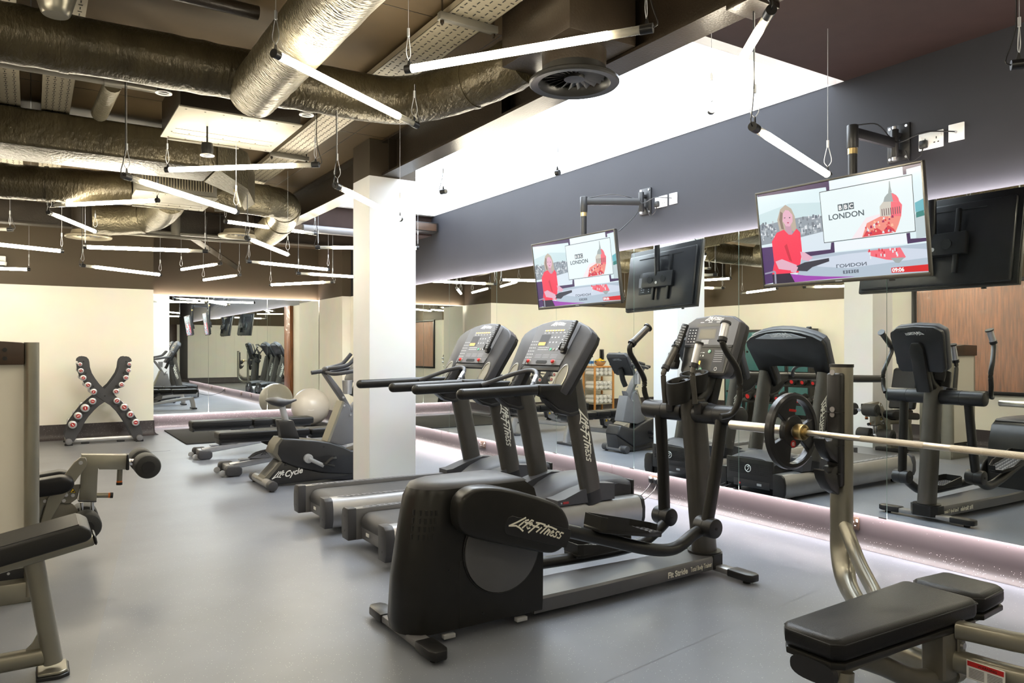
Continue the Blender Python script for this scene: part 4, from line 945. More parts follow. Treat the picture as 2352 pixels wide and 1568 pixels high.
P = [bp(*c, yb - .06) for c in ((290, 780), (440, 785), (505, 965), (325, 962))]
b = MB(); b.prism(P, (0, .12, 0), 'charcoal_gloss', .012, 2); b.done('seat_sleeve', BK)
a, c = bp(330, 650, yb), bp(362, 780, yb)
b = MB(); b.tube([a, c + (c - a) * .2], .034, 'palegrey', 14, rb=.03, up=(1, 0, 0), power=3); b.done('seat_post', BK)
b = MB()
rings = []
for cx, cyt, hgt, hw in ((172, 588, 8, .02), (190, 572, 36, .085), (230, 560, 75, .125), (290, 556, 95, .125), (350, 572, 72, .075), (410, 580, 40, .042), (450, 572, 28, .032), (468, 578, 16, .018)):
    q = bp(cx, cyt, yb); z1 = q.z; z0 = bp(cx, cyt + hgt, yb).z
    rings.append([V((q.x, yb + hw * math.cos(2 * PI * k / 16), (z0 + z1) / 2 + (z1 - z0) / 2 * math.sin(2 * PI * k / 16) * (1 if math.sin(2 * PI * k / 16) > 0 else 1))) for k in range(16)])
b.loft(rings, 'midgrey'); b.done('saddle', BK, ang=1.2)
P = [bp(*c, yb - .055) for c in ((745, 335), (800, 345), (905, 480), (1008, 660))] + [V((2.86, yb - .055, .80)), V((2.83, yb - .055, .72))] + [bp(*c, yb - .055) for c in ((1008, 735), (925, 600), (820, 445))]
b = MB(); b.prism(P, (0, .11, 0), 'grey', .012, 2); b.done('upper_column', BK)
P = [bp(*c, yb - .09) for c in ((920, 595), (985, 640), (1005, 720))] + [V((2.87, yb - .09, .74)), V((2.95, yb - .09, .40))] + [bp(*c, yb - .09) for c in ((915, 1030), (770, 995))]
b = MB(); b.prism(P, (0, .18, 0), 'grey', .015, 2); col_ = b.done('lower_column', BK)
b = MB(); P = [bp(*c, yb - .092) for c in ((920, 595), (940, 605), (795, 998), (768, 993))]; b.prism(P, (0, .184, 0), 'taupe', .003, 1); b.done('edge_trim', col_)
for c in ((927, 560), (935, 640), (997, 730)): b = MB(); q = bp(*c, yb - .095); b.cyl(q + V((0, .01, 0)), q - V((0, .004, 0)), .011, 'silver', 12); b.done('bolt', col_)
# handlebars, cup, console
for s in (-1, 1):
    y = yb + s * .10
    b = MB(); j = bp(745, 300, yb)
    pth = [j + V((0, s * .03, -.01)), j + V((.03, s * .13, -.03)), j + V((.10, s * .20, -.025)), j + V((.25, s * .22, .0)), j + V((.38, s * .20, .02))]
    b.tube(pth, .019, 'midgrey', 12, smooth=5); b.done('side_handle', BK)
    b = MB(); pth = [j + V((.02, s * .06, .02)), j + V((.10, s * .10, .03)), j + V((.20, s * .10, .055)), j + V((.245, s * .10, .085)), j + V((.32, s * .10, .17))]
    b.tube(pth, .0205, 'midgrey', 12, smooth=5); b.done('upright_handle', BK)
b = MB(); j = bp(745, 300, yb); b.tube([j + V((-.14, 0, -.02)), j + V((0.02, 0, 0))], .021, 'midgrey', 12); b.ell(j + V((.01, 0, 0)), (.04, .07, .045), 'midgrey', 16); b.done('handlebar_stem', BK)
b = MB(); q = bp(965, 460, yb - .12); b.lathe([(.045, -.07), (.055, .07), (.047, .07), (.04, -.06)], q, (0, 0, 1), 'silver', 20, False); b.lathe([(.04, -.06), (.001, -.06)], q, (0, 0, 1), 'blackmatte', 20, False); b.done('bottle_holder', BK)
O = V((2.80, yb, 1.02)); vv = V((.5, 0, .866)).normalized(); vu = V((0, -1, 0)); vn = vu.cross(vv)
if vn.x > 0: vn = -vn
b = MB(); b.prism([O + vu * u + vv * v - vn * .05 for u, v in ((-.19, .03), (-.16, 0), (.16, 0), (.19, .03), (.21, .29), (.17, .33), (-.17, .33), (-.21, .29))], vn * .05, 'midgrey', .012, 2); con = b.done('console', BK)
b = MB(); b.prism([O + vu * u + vv * v - vn * .058 for u, v in ((-.18, .03), (.18, .03), (.195, .28), (-.195, .28))], vn * .01, 'black', .003, 1); wordmark(b, O + vu * .09 + vv * .24 - vn * .059, -vu, vv, .18, 'palegrey'); b.done('console_back', con)
b = MB(); b.tube([O + vv * .12 - vn * .06, O - vn * .10 + vv * -.02, V((2.83, yb, .86))], .035, 'charcoal', 12, smooth=3); b.done('console_arm', BK)
b = MB(); b.flat([O + vu * u + vv * v + vn * .001 for u, v in ((-.13, .16), (.13, .16), (.13, .28), (-.13, .28))], 'lcd'); b.done('display', con)
for x, w_ in ((1.915, .30), (3.0, .16)):
    b = MB(); b.cyl((x, yb - w_, .055), (x, yb + w_, .055), .042, 'alu', 24); st = b.done('stabilizer', BK)
    for s in (-1, 1):
        b = MB(); b.cyl((x, yb + s * (w_ - .02), .055), (x, yb + s * (w_ + .075), .055), .047, 'midgrey', 24, .008); b.cyl((x, yb + s * (w_ + .02), 0), (x, yb + s * (w_ + .02), .02), .022, 'black', 12); b.done('end_cap', st)

# ---------------------------------------------------------------- adjustable benches
def make_bench(lb):
    t = thing('weight_bench', lb, 'bench', (2.45, 8.42, 0), 'adjustable benches near the back mirror')
    y = 8.42; hw = .135
    for nm, x0, x1, z in (('back_pad', 1.665, 2.38, .462), ('seat_pad', 2.395, 2.64, .458), ('head_pad', 2.655, 3.17, .452)):
        b = MB(); b.bb((x0, y - hw, z - .085), (x1, y + hw, z), 'leather', .022, 4)
        b.bb((x0 + .004, y - hw - .001, z - .045), (x1 - .004, y + hw + .001, z - .041), 'black'); p = b.done(nm, t)
        b = MB(); b.bb((x0 + .02, y - .07, z - .115), (x1 - .02, y + .07, z - .08), 'midgrey', .004); b.done('pad_plate', p)
    b = MB(); b.bb((1.672, y - .115, .335), (1.695, y + .115, .385), 'black', .006); b.done('end_guard', t)
    b = MB(); b.bb((1.69, y - .05, .335), (2.62, y + .05, .375), 'grey', .006); b.done('seat_rail', t)
    b = MB(); b.tube([(1.80, y, .085), (2.3, y, .145), (2.75, y, .21), (3.05, y, .24)], .043, 'silver', 14, rb=.036, power=4); spine = b.done('spine_beam', t)
    for x in (1.95, 2.12, 2.3): b = MB(); b.box((x, y, .085 + (x - 1.8) * .13 + .045), (.11, .07, .014), 'palegrey', .003); b.done('stop_block', spine)
    b = MB(); b.prism([(2.0, y - .05, .16), (2.1, y - .05, .20), (2.25, y - .05, .24), (2.38, y - .05, .33), (2.46, y - .05, .33), (2.44, y - .05, .24), (2.2, y - .05, .15)], (0, .012, 0), 'grey', .002, 1)
    wordmark(b, (2.12, y - .051, .185), (1, 0, .2), (-.2, 0, 1), .20, 'blackmatte', stroke=40); b.done('side_plate', t)
    b = MB(); b.prism([(2.0, y + .05, .16), (2.1, y + .05, .20), (2.25, y + .05, .24), (2.38, y + .05, .33), (2.46, y + .05, .33), (2.44, y + .05, .24), (2.2, y + .05, .15)], (0, .012, 0), 'grey', .002, 1)
    wordmark(b, (2.36, y + .0635, .23), (-1, 0, -.2), (-.2, 0, 1), .20, 'blackmatte', stroke=40); b.done('side_plate', t)
    b = MB(); b.tube([(1.98, y, .12), (2.08, y, .20), (2.3, y, .25), (2.22, y, .36)], .026, 'midgrey', 12, rb=.02, smooth=4); b.done('strut', t)
    b = MB(); b.tube([(2.42, y, .20), (2.15, y, .345)], .030, 'charcoal', 14); b.done('adjuster_sleeve', t)
    b = MB(); b.flat([(2.405, y - .0635, .30), (2.445, y - .0635, .30), (2.425, y - .0635, .335)], 'yellow'); b.flat([(2.418, y - .0638, .304), (2.432, y - .0638, .304), (2.425, y - .0638, .322)], 'black'); b.done('warning_sign', t)
    b = MB(); b.bb((1.755, y - .16, .035), (1.835, y + .16, .105), 'silver', .012, 3); foot = b.done('cross_foot', t)
    for s in (-1, 1):
        b = MB(); b.prism([(1.72, y + s * .14, .03), (1.74, y + s * .14, .008), (1.86, y + s * .14, .005), (1.885, y + s * .14, .03), (1.885, y + s * .14, .085), (1.86, y + s * .14, .115), (1.74, y + s * .14, .115), (1.72, y + s * .14, .09)], (0, s * .085, 0), 'midgrey', .014, 3); b.done('end_cap', foot)
        b = MB(); b.cyl((1.70, y + s * .135, .035), (1.70, y + s * .16, .035), .033, 'palegrey', 20, .004); b.done('wheel', foot)
    b = MB(); b.tube([(3.05, y, .26), (3.09, y, .12), (3.10, y, .03)], .04, 'silver', 12, rb=.05, power=4); b.done('front_leg', t)
    b = MB(); b.bb((3.05, y - .17, .0), (3.15, y + .17, .035), 'midgrey', .008); b.done('front_foot', t)
    return t
bn = make_bench('nearer padded weight bench beside the exercise bike')
bn2 = copy_tree(bn); bn2.location = bn.location + V((-.02, 1.44, 0)); bn2['label'] = 'farther padded weight bench next to the black exercise mat'

# ---------------------------------------------------------------- mat, ball
b = MB(); b.bb((1.84, 11.34, 0.0), (4.45, 13.42, .018), 'blackmatte', .006); tag(b.done('exercise_mat'), 'large thin black exercise mat on the floor below the back mirror', 'mat')
t = thing('gym_ball', 'big pale grey gym ball in the corner behind the bench', 'ball', (4.10, 12.86, .018))
b = MB(); b.ell((4.10, 12.86, .018 + .325), .325, 'ball', 40)
d = V((-.27, -.955, -.12)).normalized()
b.done('shell', t)
b = MB(); c = V((4.10, 12.86, .343)); rt = V((0, 0, 1)).cross(d).normalized() ; rt = -rt if rt.x < 0 else rt; upv = d.cross(rt); upv = upv if upv.z > 0 else -upv
for k in range(-4, 5):
    q = [c + (d + rt * ((k + u) * .035) + upv * (v + .006 * k * k * .2)).normalized() * .3262 for u, v in ((-.35, -.012), (.35, -.012), (.35, .012), (-.35, .012))]
    b.flat(q, 'logowhite')
b.done('print', t); 
b = MB(); c2 = c + V((.2, -.1, -.24)); b.cyl(c + V((.3, -.05, -.1)).normalized() * .322, c + V((.3, -.05, -.1)).normalized() * .328, .012, 'white', 12); b.done('valve', t)

# ---------------------------------------------------------------- X dumbbell stand
XR = thing('dumbbell_stand', 'X-shaped grey dumbbell stand against the cream wall', 'dumbbell stand', (.88, 12.3, 0))
yf = 12.14
def xr(cx, cy, Y=yf): return pY(130 + cx / 6.53, 800 + cy / 6.53, Y)
lobeL = [(310, 190), (320, 150), (360, 122), (405, 116), (450, 128), (480, 160), (492, 200), (500, 280), (530, 370), (580, 450), (640, 530), (715, 606)]
sawL = [(575, 705), (545, 690), (520, 600), (450, 575), (420, 500), (375, 470), (350, 390), (325, 330), (320, 250), (345, 215), (345, 200)]
lobeR = [(715, 606), (790, 540), (850, 460), (910, 370), (940, 290), (952, 200), (965, 160), (1000, 125), (1040, 116), (1085, 125), (1118, 155), (1130, 190)]
sawR = [(1095, 205), (1120, 260), (1110, 290), (1090, 340), (1085, 390), (1045, 480), (1010, 510), (985, 580), (920, 600), (900, 660), (865, 690)]
legR = [(960, 780), (1080, 890), (1170, 1000), (1240, 1110), (1285, 1240), (1290, 1290), (1240, 1345), (1170, 1370), (1130, 1300), (1080, 1190), (1000, 1070), (930, 970), (830, 870), (720, 803)]
legL = [(640, 855), (560, 930), (480, 1020), (425, 1100), (370, 1210), (310, 1310), (260, 1400), (150, 1385), (115, 1310), (150, 1200), (210, 1090), (290, 980), (370, 880), (470, 790)]
for y, nm in ((yf, 'front_plate'), (yf + .42, 'rear_plate')):
    dy = V((0, y - yf, 0))
    b = MB(); b.prism([xr(*c) + dy for c in lobeL + lobeR[1:] + sawR + legR + legL + sawL], (0, .018, 0), 'midgrey', .002, 1); fp = b.done(nm, XR)
    b = MB()
    for c in ((402, 197), (437, 372), (549, 568), (1040, 197), (1003, 370), (890, 562), (722, 712), (920, 858), (1098, 1062), (515, 870), (328, 1092)):
        q = xr(*c) + dy; b.cyl(q + V((0, .001, 0)), q - V((0, .007, 0)), .011, 'charcoal', 8)
    b.prism([xr(575, 705) + dy - V((0, .001, 0)), xr(720, 803) + dy - V((0, .001, 0)), xr(724, 797) + dy - V((0, .001, 0)), xr(580, 699) + dy - V((0, .001, 0))], (0, .001, 0), 'charcoal')
    b.done('bolt_heads', fp)
b = MB(); a, c = xr(225, 1410, yf + .1), xr(1190, 1345, yf + .1); a.z = c.z = .055; b.tube([a, c], .03, 'silver', 14, rb=.03, power=4); b.done('cross_rail', XR)
for c in ((180, 1420), (1240, 1360)):
    q = xr(*c, yf); q.z = .055
    b = MB(); b.cyl(V((q.x, yf - .08, .055)), V((q.x, yf + .50, .055)), .042, 'grey', 24, .008); ft = b.done('foot_tube', XR)
    b = MB(); b.bb((q.x - .05, yf - .06, 0), (q.x + .05, yf + .0, .03), 'black', .006); b.bb((q.x - .05, yf + .42, 0), (q.x + .05, yf + .48, .03), 'black', .006); b.done('foot_pad', ft)
for x in (.65, 1.1): b = MB(); b.bb((x - .05, yf + .07, 0), (x + .05, yf + .13, .03), 'black', .006); b.done('foot_pad', XR)
DB = [(353, 238, 30), (367, 335, 38), (402, 442, 43), (472, 550, 46), (556, 650, 47), (542, 792, 50), (430, 895, 60), (325, 1012, 55), (242, 1145, 58),
      (1092, 236, 30), (1080, 330, 36), (1042, 438, 40), (976, 543, 42), (893, 646, 45), (905, 785, 47), (1015, 880, 58), (1108, 990, 52), (1188, 1110, 55)]
side = ['left', 'right']
ordn = ['topmost', 'second from the top', 'third from the top', 'fourth from the top', 'fifth from the top', 'fifth from the bottom'[:0] + 'fourth from the bottom', 'third from the bottom', 'second from the bottom', 'lowest']
for i, (cx, cy, r) in enumerate(DB):
    q = xr(cx, cy, yf - .09); rr = r / 6.53 / FPX * 12.0 * .86 * 1.0
    t = thing('dumbbell', '%s red-ended dumbbell on the %s side of the X stand' % (ordn[i % 9], side[i // 9]), 'dumbbell', q, 'dumbbells on the X stand')
    for s, y0 in ((-1, yf - .005), (1, yf + .445)):
        b = MB(); b.cyl((q.x, y0, q.z), (q.x, y0 + s * .085, q.z), rr, 'silver', 28, rr * .12); h = b.done('head', t)
        ye = y0 + s * .085
        b = MB(); b.cyl((q.x, ye - s * .002, q.z), (q.x, ye + s * .0015, q.z), rr * .56, 'reddark', 24)
        a = i * 1.3; b.box((q.x, ye + s * .002, q.z), (rr * .62, .002, rr * .15), 'logowhite', 0, M.Rotation(a, 3, 'Y')); b.done('end_badge', h)
    b = MB(); b.cyl((q.x, yf - .0, q.z), (q.x, yf + .44, q.z), .014, 'chrome', 14); b.done('handle', t)
# ---------------------------------------------------------------- leg extension machine (weight tower, seat, roller arms)
LM = thing('leg_extension_machine', 'leg extension machine with a frosted weight tower at the left edge and padded rollers', 'leg machine', (-.1, 5.2, 0))
b = MB(); b.tube([(.003, 4.80, .03), (.003, 4.80, 1.385)], .036, 'taupe', 24, rb=.075, up=(0, 1, 0), power=2.6); b.done('tower_column', LM)
b = MB(); b.tube([(.003, 5.06, .03), (.003, 5.06, 1.385)], .036, 'taupe', 24, rb=.075, up=(0, 1, 0), power=2.6); b.done('tower_column', LM)
b = MB(); b.tube([(-.62, 4.93, .03), (-.62, 4.93, 1.385)], .036, 'taupe', 24, rb=.15, up=(0, 1, 0), power=2.6); b.done('tower_column', LM)
b = MB(); b.prism([(-.60, 4.74, 1.265), (-.028, 4.74, 1.265), (-.028, 4.74, 1.383), (-.30, 4.74, 1.402), (-.60, 4.74, 1.395)], (0, .385, 0), 'brownframe', .01, 2)
for z in (1.30, 1.345): b.cyl((-.115, 4.742, z), (-.115, 4.735, z), .011, 'black', 12)
b.prism([(.0, 4.86, 1.20), (.0, 5.0, 1.20), (.0, 5.0, 1.385), (.0, 4.86, 1.385)], (.036, 0, 0), 'brownframe', .004, 1)
wordmark(b, (.037, 4.88, 1.31), (0, 1, 0), (0, 0, 1), .10, 'logowhite', stroke=50); b.done('top_cap', LM)
b = MB(); b.bb((-.585, 4.775, .19), (-.03, 4.783, 1.262), 'frost'); b.done('front_shield', LM)
b = MB(); b.bb((-.585, 5.085, .19), (-.03, 5.093, 1.262), 'frost'); b.done('rear_shield', LM)
for k in range(11): b = MB(); b.bb((-.47, 4.85, .14 + k * .03), (-.14, 5.01, .167 + k * .03), 'charcoal', .004); b.done('weight_plate', LM)
for x in (-.42, -.2): b = MB(); b.cyl((x, 4.93, .1), (x, 4.93, 1.3), .012, 'chrome', 12); b.done('guide_rod', LM)
b = MB(); b.bb((-.60, 4.77, .125), (-.03, 4.79, .175), 'black', .004)
for x in (-.10, -.4): b.cyl((x, 4.772, .16), (x, 4.765, .16), .007, 'silver', 8)
b.done('kick_rail', LM)
b = MB(); b.bb((-.64, 4.74, .0), (.04, 5.12, .11), 'taupe', .008); b.done('tower_base', LM)
Yl = 5.55
def lm(cx, cy, Y=Yl): return pY(cx / 2.76, 1000 + cy / 2.76, Y)
P = [lm(*c, Yl - .04) for c in ((518, 121), (815, 124), (815, 215), (628, 215), (622, 205), (612, 412), (500, 410), (520, 205))]
b = MB(); b.prism(P, (0, .08, 0), 'taupe', .008, 2); b.done('roller_arm', LM)
b = MB(); P = [lm(*c, Yl - .046) for c in ((803, 121), (820, 121), (820, 220), (797, 220))]; b.prism(P, (0, .092, 0), 'black', .005, 1); P = [lm(*c, Yl - .046) for c in ((494, 408), (614, 412), (612, 424), (494, 421))]; b.prism(P, (0, .092, 0), 'black', .005, 1); b.done('arm_collar', LM)
b = MB(); a, c = lm(815, 165), lm(930, 178); b.tube([a, c], .022, 'chrome', 14); a2, c2 = lm(550, 420), lm(548, 520)
for dx in (-.03, .03): b.tube([a2 + V((dx, 0, 0)), c2 + V((dx, 0, 0))], .012, 'chrome', 12)
b.done('chrome_bar', LM)
for q, dy in ((lm(932, 190, Yl - .16), .0), (lm(545, 555, Yl - .1), 0)):
    b = MB(); b.cyl((q.x, Yl - .225, q.z), (q.x, Yl + .225, q.z), .014, 'chrome', 12); b.done('roller_axle', LM)
    for s in (-1, 1):
        b = MB(); b.cyl((q.x, Yl + s * .055, q.z), (q.x, Yl + s * .235, q.z), .077 if q.z > .4 else .082, 'foam', 30, .016); r = b.done('foam_roller', LM)
        b = MB(); b.cyl((q.x, Yl + s * .232, q.z), (q.x, Yl + s * .240, q.z), .038, 'black', 20); b.done('end_plug', r)
for (c0, c1), tip in ((((760, 215), (757, 285)), (756, 312)), (((612, 378), (685, 378)), (716, 378))):
    b = MB(); b.cyl(lm(*c0), lm(*c1), .017, 'taupe', 14); b.done('pin_barrel', LM)
    b = MB(); b.cyl(lm(*c1), lm(*c1).lerp(lm(*tip), .4), .0175, 'orange', 14); b.cyl(lm(*c1).lerp(lm(*tip), .4), lm(*tip), .019, 'black', 14); b.done('pull_pin', LM)
P = [lm(*c, Yl - .06) for c in ((510, 138), (545, 140), (556, 175), (545, 200), (440, 340), (400, 400), (290, 590), (250, 590), (300, 400), (370, 300), (470, 170))]
b = MB(); b.prism(P, (0, .02, 0), 'taupe', .003, 1); q = lm(512, 172, Yl - .062); b.cyl(q, q - V((0, .008, 0)), .012, 'silver', 10); b.done('pivot_link', LM)
P = [lm(*c, Yl - .03) for c in ((370, 320), (512, 308), (490, 400), (440, 434), (380, 430), (300, 380))]
b = MB(); b.prism(P, (0, .02, 0), 'taupedark', .003, 1)
for c in ((462, 378), (405, 412), (420, 376), (333, 410), (285, 415)): q = lm(*c, Yl - .032); b.cyl(q, q - V((0, .008, 0)), .011, 'silver', 8)
b.done('side_plate', LM)
b = MB(); P = [lm(*c, Yl - .035) for c in ((440, 362), (484, 364), (462, 330))]; b.flat(P, 'black'); P = [lm(*c, Yl - .036) for c in ((446, 360), (478, 361), (462, 336))]; b.flat(P, 'yellow'); P = [lm(*c, Yl - .037) for c in ((452, 358), (470, 358), (474, 348), (462, 350))]; b.flat(P, 'black'); b.done('warning_sign', LM)
b = MB(); q = lm(370, 525); b.cyl((q.x, Yl - .012, q.z), (q.x, Yl + .012, q.z), .115, 'taupedark', 36, .004); b.cyl((q.x - .02, Yl - .014, q.z - .02), (q.x - .02, Yl - .02, q.z - .02), .012, 'silver', 8); b.done('cam_wheel', LM)
b = MB()
for y in (Yl - .19, Yl + .05): b.prism([V((x, y, z)) for x, z in ((-.42, .50), (.17, .565), (.225, .54), (.23, .49), (.18, .455), (-.42, .41))], (0, .14, 0), 'leather', .025, 4)
b.bb((-.42, Yl - .1, .42), (.0, Yl + .1, .54), 'leather', .02, 3); b.done('seat_pad', LM)
b = MB(); b.prism([V((x, Yl - .17, z)) for x, z in ((-.36, .55), (-.27, .55), (-.40, 1.08), (-.47, 1.10), (-.50, 1.06))], (0, .34, 0), 'leather', .03, 4); b.done('backrest', LM)
b = MB(); b.tube([(-.45, Yl, .30), (-.47, Yl, .9)], .03, 'taupe', 12, rb=.04, power=4); b.tube([(-.5, Yl, .38), (.15, Yl, .40)], .03, 'taupe', 12, rb=.035, power=4); b.tube([(-.55, Yl, .05), (-.03, Yl, .05)], .04, 'taupe', 12, rb=.045, power=4)
b.tube([(-.45, Yl, .4), (-.52, Yl, .06)], .035, 'taupe', 12, power=4); b.tube([(.05, Yl, .42), (-.05, Yl, .06)], .035, 'taupe', 12, power=4); b.tube([(-.3, Yl, .05), (-.3, 5.05, .05)], .04, 'taupe', 12, power=4); b.done('seat_frame', LM)
for xf in (-.12, -.62): b = MB(); b.bb((xf, Yl - .2, 0), (xf + .1, Yl + .2, .05), 'black', .01); b.done('rubber_foot', LM)

# ---------------------------------------------------------------- inclined pad bench in the left foreground
DBN = thing('decline_bench', 'black padded bench with a silver angled leg in the bottom left corner', 'bench', (-.3, 3.65, 0))
yd = 3.50
a = pY(205, 1200, yd); A = V((a.x, 0, a.z)); U = V((math.cos(.20), 0, math.sin(.20))); N = V((-U.z, 0, U.x))
def dpt(u, n, y): return A + U * u + N * n + V((0, y, 0))
b = MB(); b.prism([dpt(u, n, yd) for u, n in ((-1.1, .0), (-.03, .0), (0.0, -.03), (.0, -.062), (-.02, -.075), (-1.1, -.075))], (0, .28, 0), 'leatherside', .020, 4); p = b.done('bench_pad', DBN)
b = MB(); b.prism([dpt(u, n, yd + .012) for u, n in ((-1.09, -.001), (-.035, -.001), (-.035, .003), (-1.09, .003))], (0, .256, 0), 'leather', .003, 1); b.done('top_cover', p)
b = MB(); b.prism([dpt(u, n, yd + .08) for u, n in ((-1.1, -.075), (.005, -.075), (.005, -.118), (-1.1, -.118))], (0, .12, 0), 'taupe', .010, 2); r = b.done('pad_rail', DBN)
b = MB(); b.prism([dpt(u, n, yd + .078) for u, n in ((.004, -.073), (.014, -.078), (.014, -.112), (.004, -.12))], (0, .124, 0), 'black', .004, 1); b.done('end_plug', r)
t0 = pY(75, 1285, yd + .14); f0 = pZ(122, 1522, .03); f0.y = yd + .14
f0 = pY(122, 1518, yd + .14)
b = MB(); b.tube([t0 + V((0, 0, .03)), f0], .036, 'taupe', 18, rb=.045, up=(0, 1, 0), power=2.6); b.done('angled_leg', DBN)
b = MB(); q = f0.copy(); q.z = .02; b.prism([(q.x - .055, q.y - .06, .018), (q.x + .02, q.y - .07, .018), (q.x + .05, q.y - .05, .018), (q.x + .05, q.y + .07, .018), (q.x - .055, q.y + .07, .018)], (0, 0, .012), 'taupe', .003, 1); b.done('foot_plate', DBN)
b = MB(); b.prism([(q.x - .06, q.y - .065, 0), (q.x + .02, q.y - .078, 0), (q.x + .058, q.y - .055, 0), (q.x + .058, q.y + .08, 0), (q.x - .06, q.y + .08, 0)], (0, 0, .018), 'black', .004, 1); b.done('rubber_foot', DBN)
b = MB(); b.tube([(f0.x, f0.y, .085), (-1.15, f0.y, .085)], .034, 'taupe', 16, rb=.036, power=2.8); b.done('base_rail', DBN)
g = [pY(x, y, yd + .13) for x, y in ((90, 1449), (97, 1485), (83, 1505), (45, 1508), (75, 1478))]
b = MB(); b.prism(g, (0, .02, 0), 'taupe', .002, 1); b.done('gusset', DBN)
b = MB(); b.tube([(-1.05, f0.y, .10), (-1.0, f0.y, A.z - .32)], .04, 'taupe', 14, rb=.05, power=2.8); b.bb((-1.2, f0.y - .22, 0), (-1.08, f0.y + .22, .06), 'black', .01); b.done('rear_leg', DBN)

# ---------------------------------------------------------------- bench press, barbell, plate
BP = thing('bench_press', 'bench press with black padded bench and taupe uprights in the right foreground', 'bench press', (2.8, 1.55, 0))
def pad(name, x0, x1, w0, w1, z, par, yc=1.52):
    b = MB(); out = [(x0, -w0 + .03), (x0 + .035, -w0), (x1 - .02, -w1), (x1, -w1 + .025), (x1, w1 - .025), (x1 - .02, w1), (x0 + .035, w0), (x0, w0 - .03)]
    b.prism([(x, yc + v, z - .075) for x, v in out], (0, 0, .075), 'leather', .026, 5, .9); p = b.done(name, par, ang=.8)
    b = MB(); b.prism([(x0 + (x - x0) * .985 + .004, yc + v * .97, z - .098) for x, v in out], (0, 0, .024), 'charcoal', .006, 2, .9); b.done('pad_base', p)
    b = MB(); loop = [V((x, yc + v * .985, z - .016)) for x, v in out]; b.tube(loop, .0022, 'black', 6, closed=True); b.done('piping', p)
    return p
pad('bench_pad', 2.12, 2.94, .115, .145, .432, BP)
pad('head_pad', 2.955, 3.19, .135, .12, .432, BP)
b = MB(); q = V((2.115, 1.50, .315)); b.tube([q, q + V((.02, 0, 0))], .082, 'black', 24, rb=.036, power=2.8); b.done('front_cap', BP)
b = MB(); b.tube([(2.125, 1.50, .318), (2.6, 1.50, .325), (3.1, 1.50, .325)], .065, 'taupedark', 16, rb=.03, power=3); b.done('pad_beam', BP)
b = MB(); b.tube([(2.20, 1.47, .31), (2.15, 1.46, .02)], .055, 'taupe', 16, rb=.04, power=2.8); b.bb((2.06, 1.3, 0), (2.22, 1.64, .03), 'black', .008); b.done('front_leg', BP)
Yp = 1.43
b = MB(); b.tube([(2.755, Yp, .335), (2.755, Yp, .175)], .047, 'taupedark', 12, rb=.045, up=(0, 1, 0), power=6); b.done('centre_post', BP)
b = MB(); b.bb((2.78, Yp - .056, .19), (2.83, Yp - .046, .375), 'taupedark', .006)
for z in (.205, .29, .365): b.cyl((2.80, Yp - .055, z), (2.80, Yp - .066, z), .012, 'silver', 10)
b.done('mount_plate', BP)
b = MB(); b.tube([(2.35, 1.50, .31), (2.50, 1.49, .245), (2.62, 1.46, .185), (2.72, 1.44, .165), (2.85, 1.43, .165)], .034, 'taupedark', 14, rb=.036, smooth=5, power=2.6); b.cyl((2.82, 1.43, .165), (2.87, 1.43, .165), .04, 'taupe', 16); b.done('diagonal_tube', BP)
for yu, s in ((2.215, 1), (.83, -1)):
    ym = 1.52
    zu, zl = (.285, .185) if s > 0 else (.345, .232)
    b = MB(); b.tube([(3.36, yu, 1.262), (3.36, yu, 1.0), (3.36, yu, .62), (3.36, yu, .44), (3.345, yu - s * .012, .345), (3.29, yu - s * .07, .245), (3.20, yu - s * .17, .20), (3.05, yu - s * .34, zl - .01), (2.85, Yp + s * .30, zl), (2.79, Yp + s * .03, zl)], lambda u: .056 - .018 * max(0, min(1, (u - .5) / .25)), 'taupe', 20, rb=.034, up=(1, 0, .001), smooth=5, power=2.7); up_ = b.done('upright', BP)
    b = MB(); b.tube([(3.36, yu, 1.26), (3.36, yu, 1.275)], .0355, 'black', 20, rb=.0595, up=(0, 1, .001), power=2.7); b.done('top_cap', up_)
    b = MB(); b.tube([(3.36, yu, .51), (3.335, yu - s * .045, .465), (3.29, yu - s * .11, .40), (3.21, yu - s * .20, .345), (3.06, yu - s * .36, zu + .005), (2.88, Yp + s * .28, zu), (2.79, Yp + s * .04, zu)], .033, 'taupe', 16, rb=.024, up=(1, 0, .001), smooth=5, power=2.8); b.done('brace_rail', BP)
    # bar catch: black moulded rack with two hooks
    b = MB(); b.box((3.312, yu, .955), (.045, .075, .555), 'black', .012, None, 3)
    for z in (1.235, 1.055, 1.03, .895, .725): b.cyl((3.289, yu, z), (3.283, yu, z), .0135, 'silver', 10)
    for z in (1.04, .88, .745): b.box((3.30, yu, z), (.048, .078, .003), 'blackmatte')
    b.done('bar_catch', up_)
    for z in (.875, .725):
        b = MB(); b.prism([(x, yu - .03, zz + z) for x, zz in ((3.30, .06), (3.255, .055), (3.235, .03), (3.205, .03), (3.182, .052), (3.172, .045), (3.19, .0), (3.23, -.05), (3.30, -.085))], (0, .06, 0), 'black', .006, 2); b.done('bar_hook', up_)
b = MB(); xl = 2.758
b.bb((xl, 1.215, .198), (xl + .003, 1.338, .262), 'white'); b.bb((xl - .001, 1.218, .243), (xl, 1.335, .260), 'red')
for k in range(7): b.bb((xl - .001, 1.222, .204 + k * .005), (xl - .0004, 1.27, .206 + k * .005), 'grey'); b.bb((xl - .001, 1.28, .204 + k * .005), (xl - .0004, 1.33, .206 + k * .005), 'grey')
b.text('WARNING', (xl - .0014, 1.30, .2465), (0, -1, 0), (0, 0, 1), .0125, 'blackmatte', 0, .0003); b.done('warning_label', BP)
BB = thing('barbell', 'steel barbell lying across the bench press hooks', 'barbell', (3.222, 1.675, .938))
xb, zb = 3.215, .937
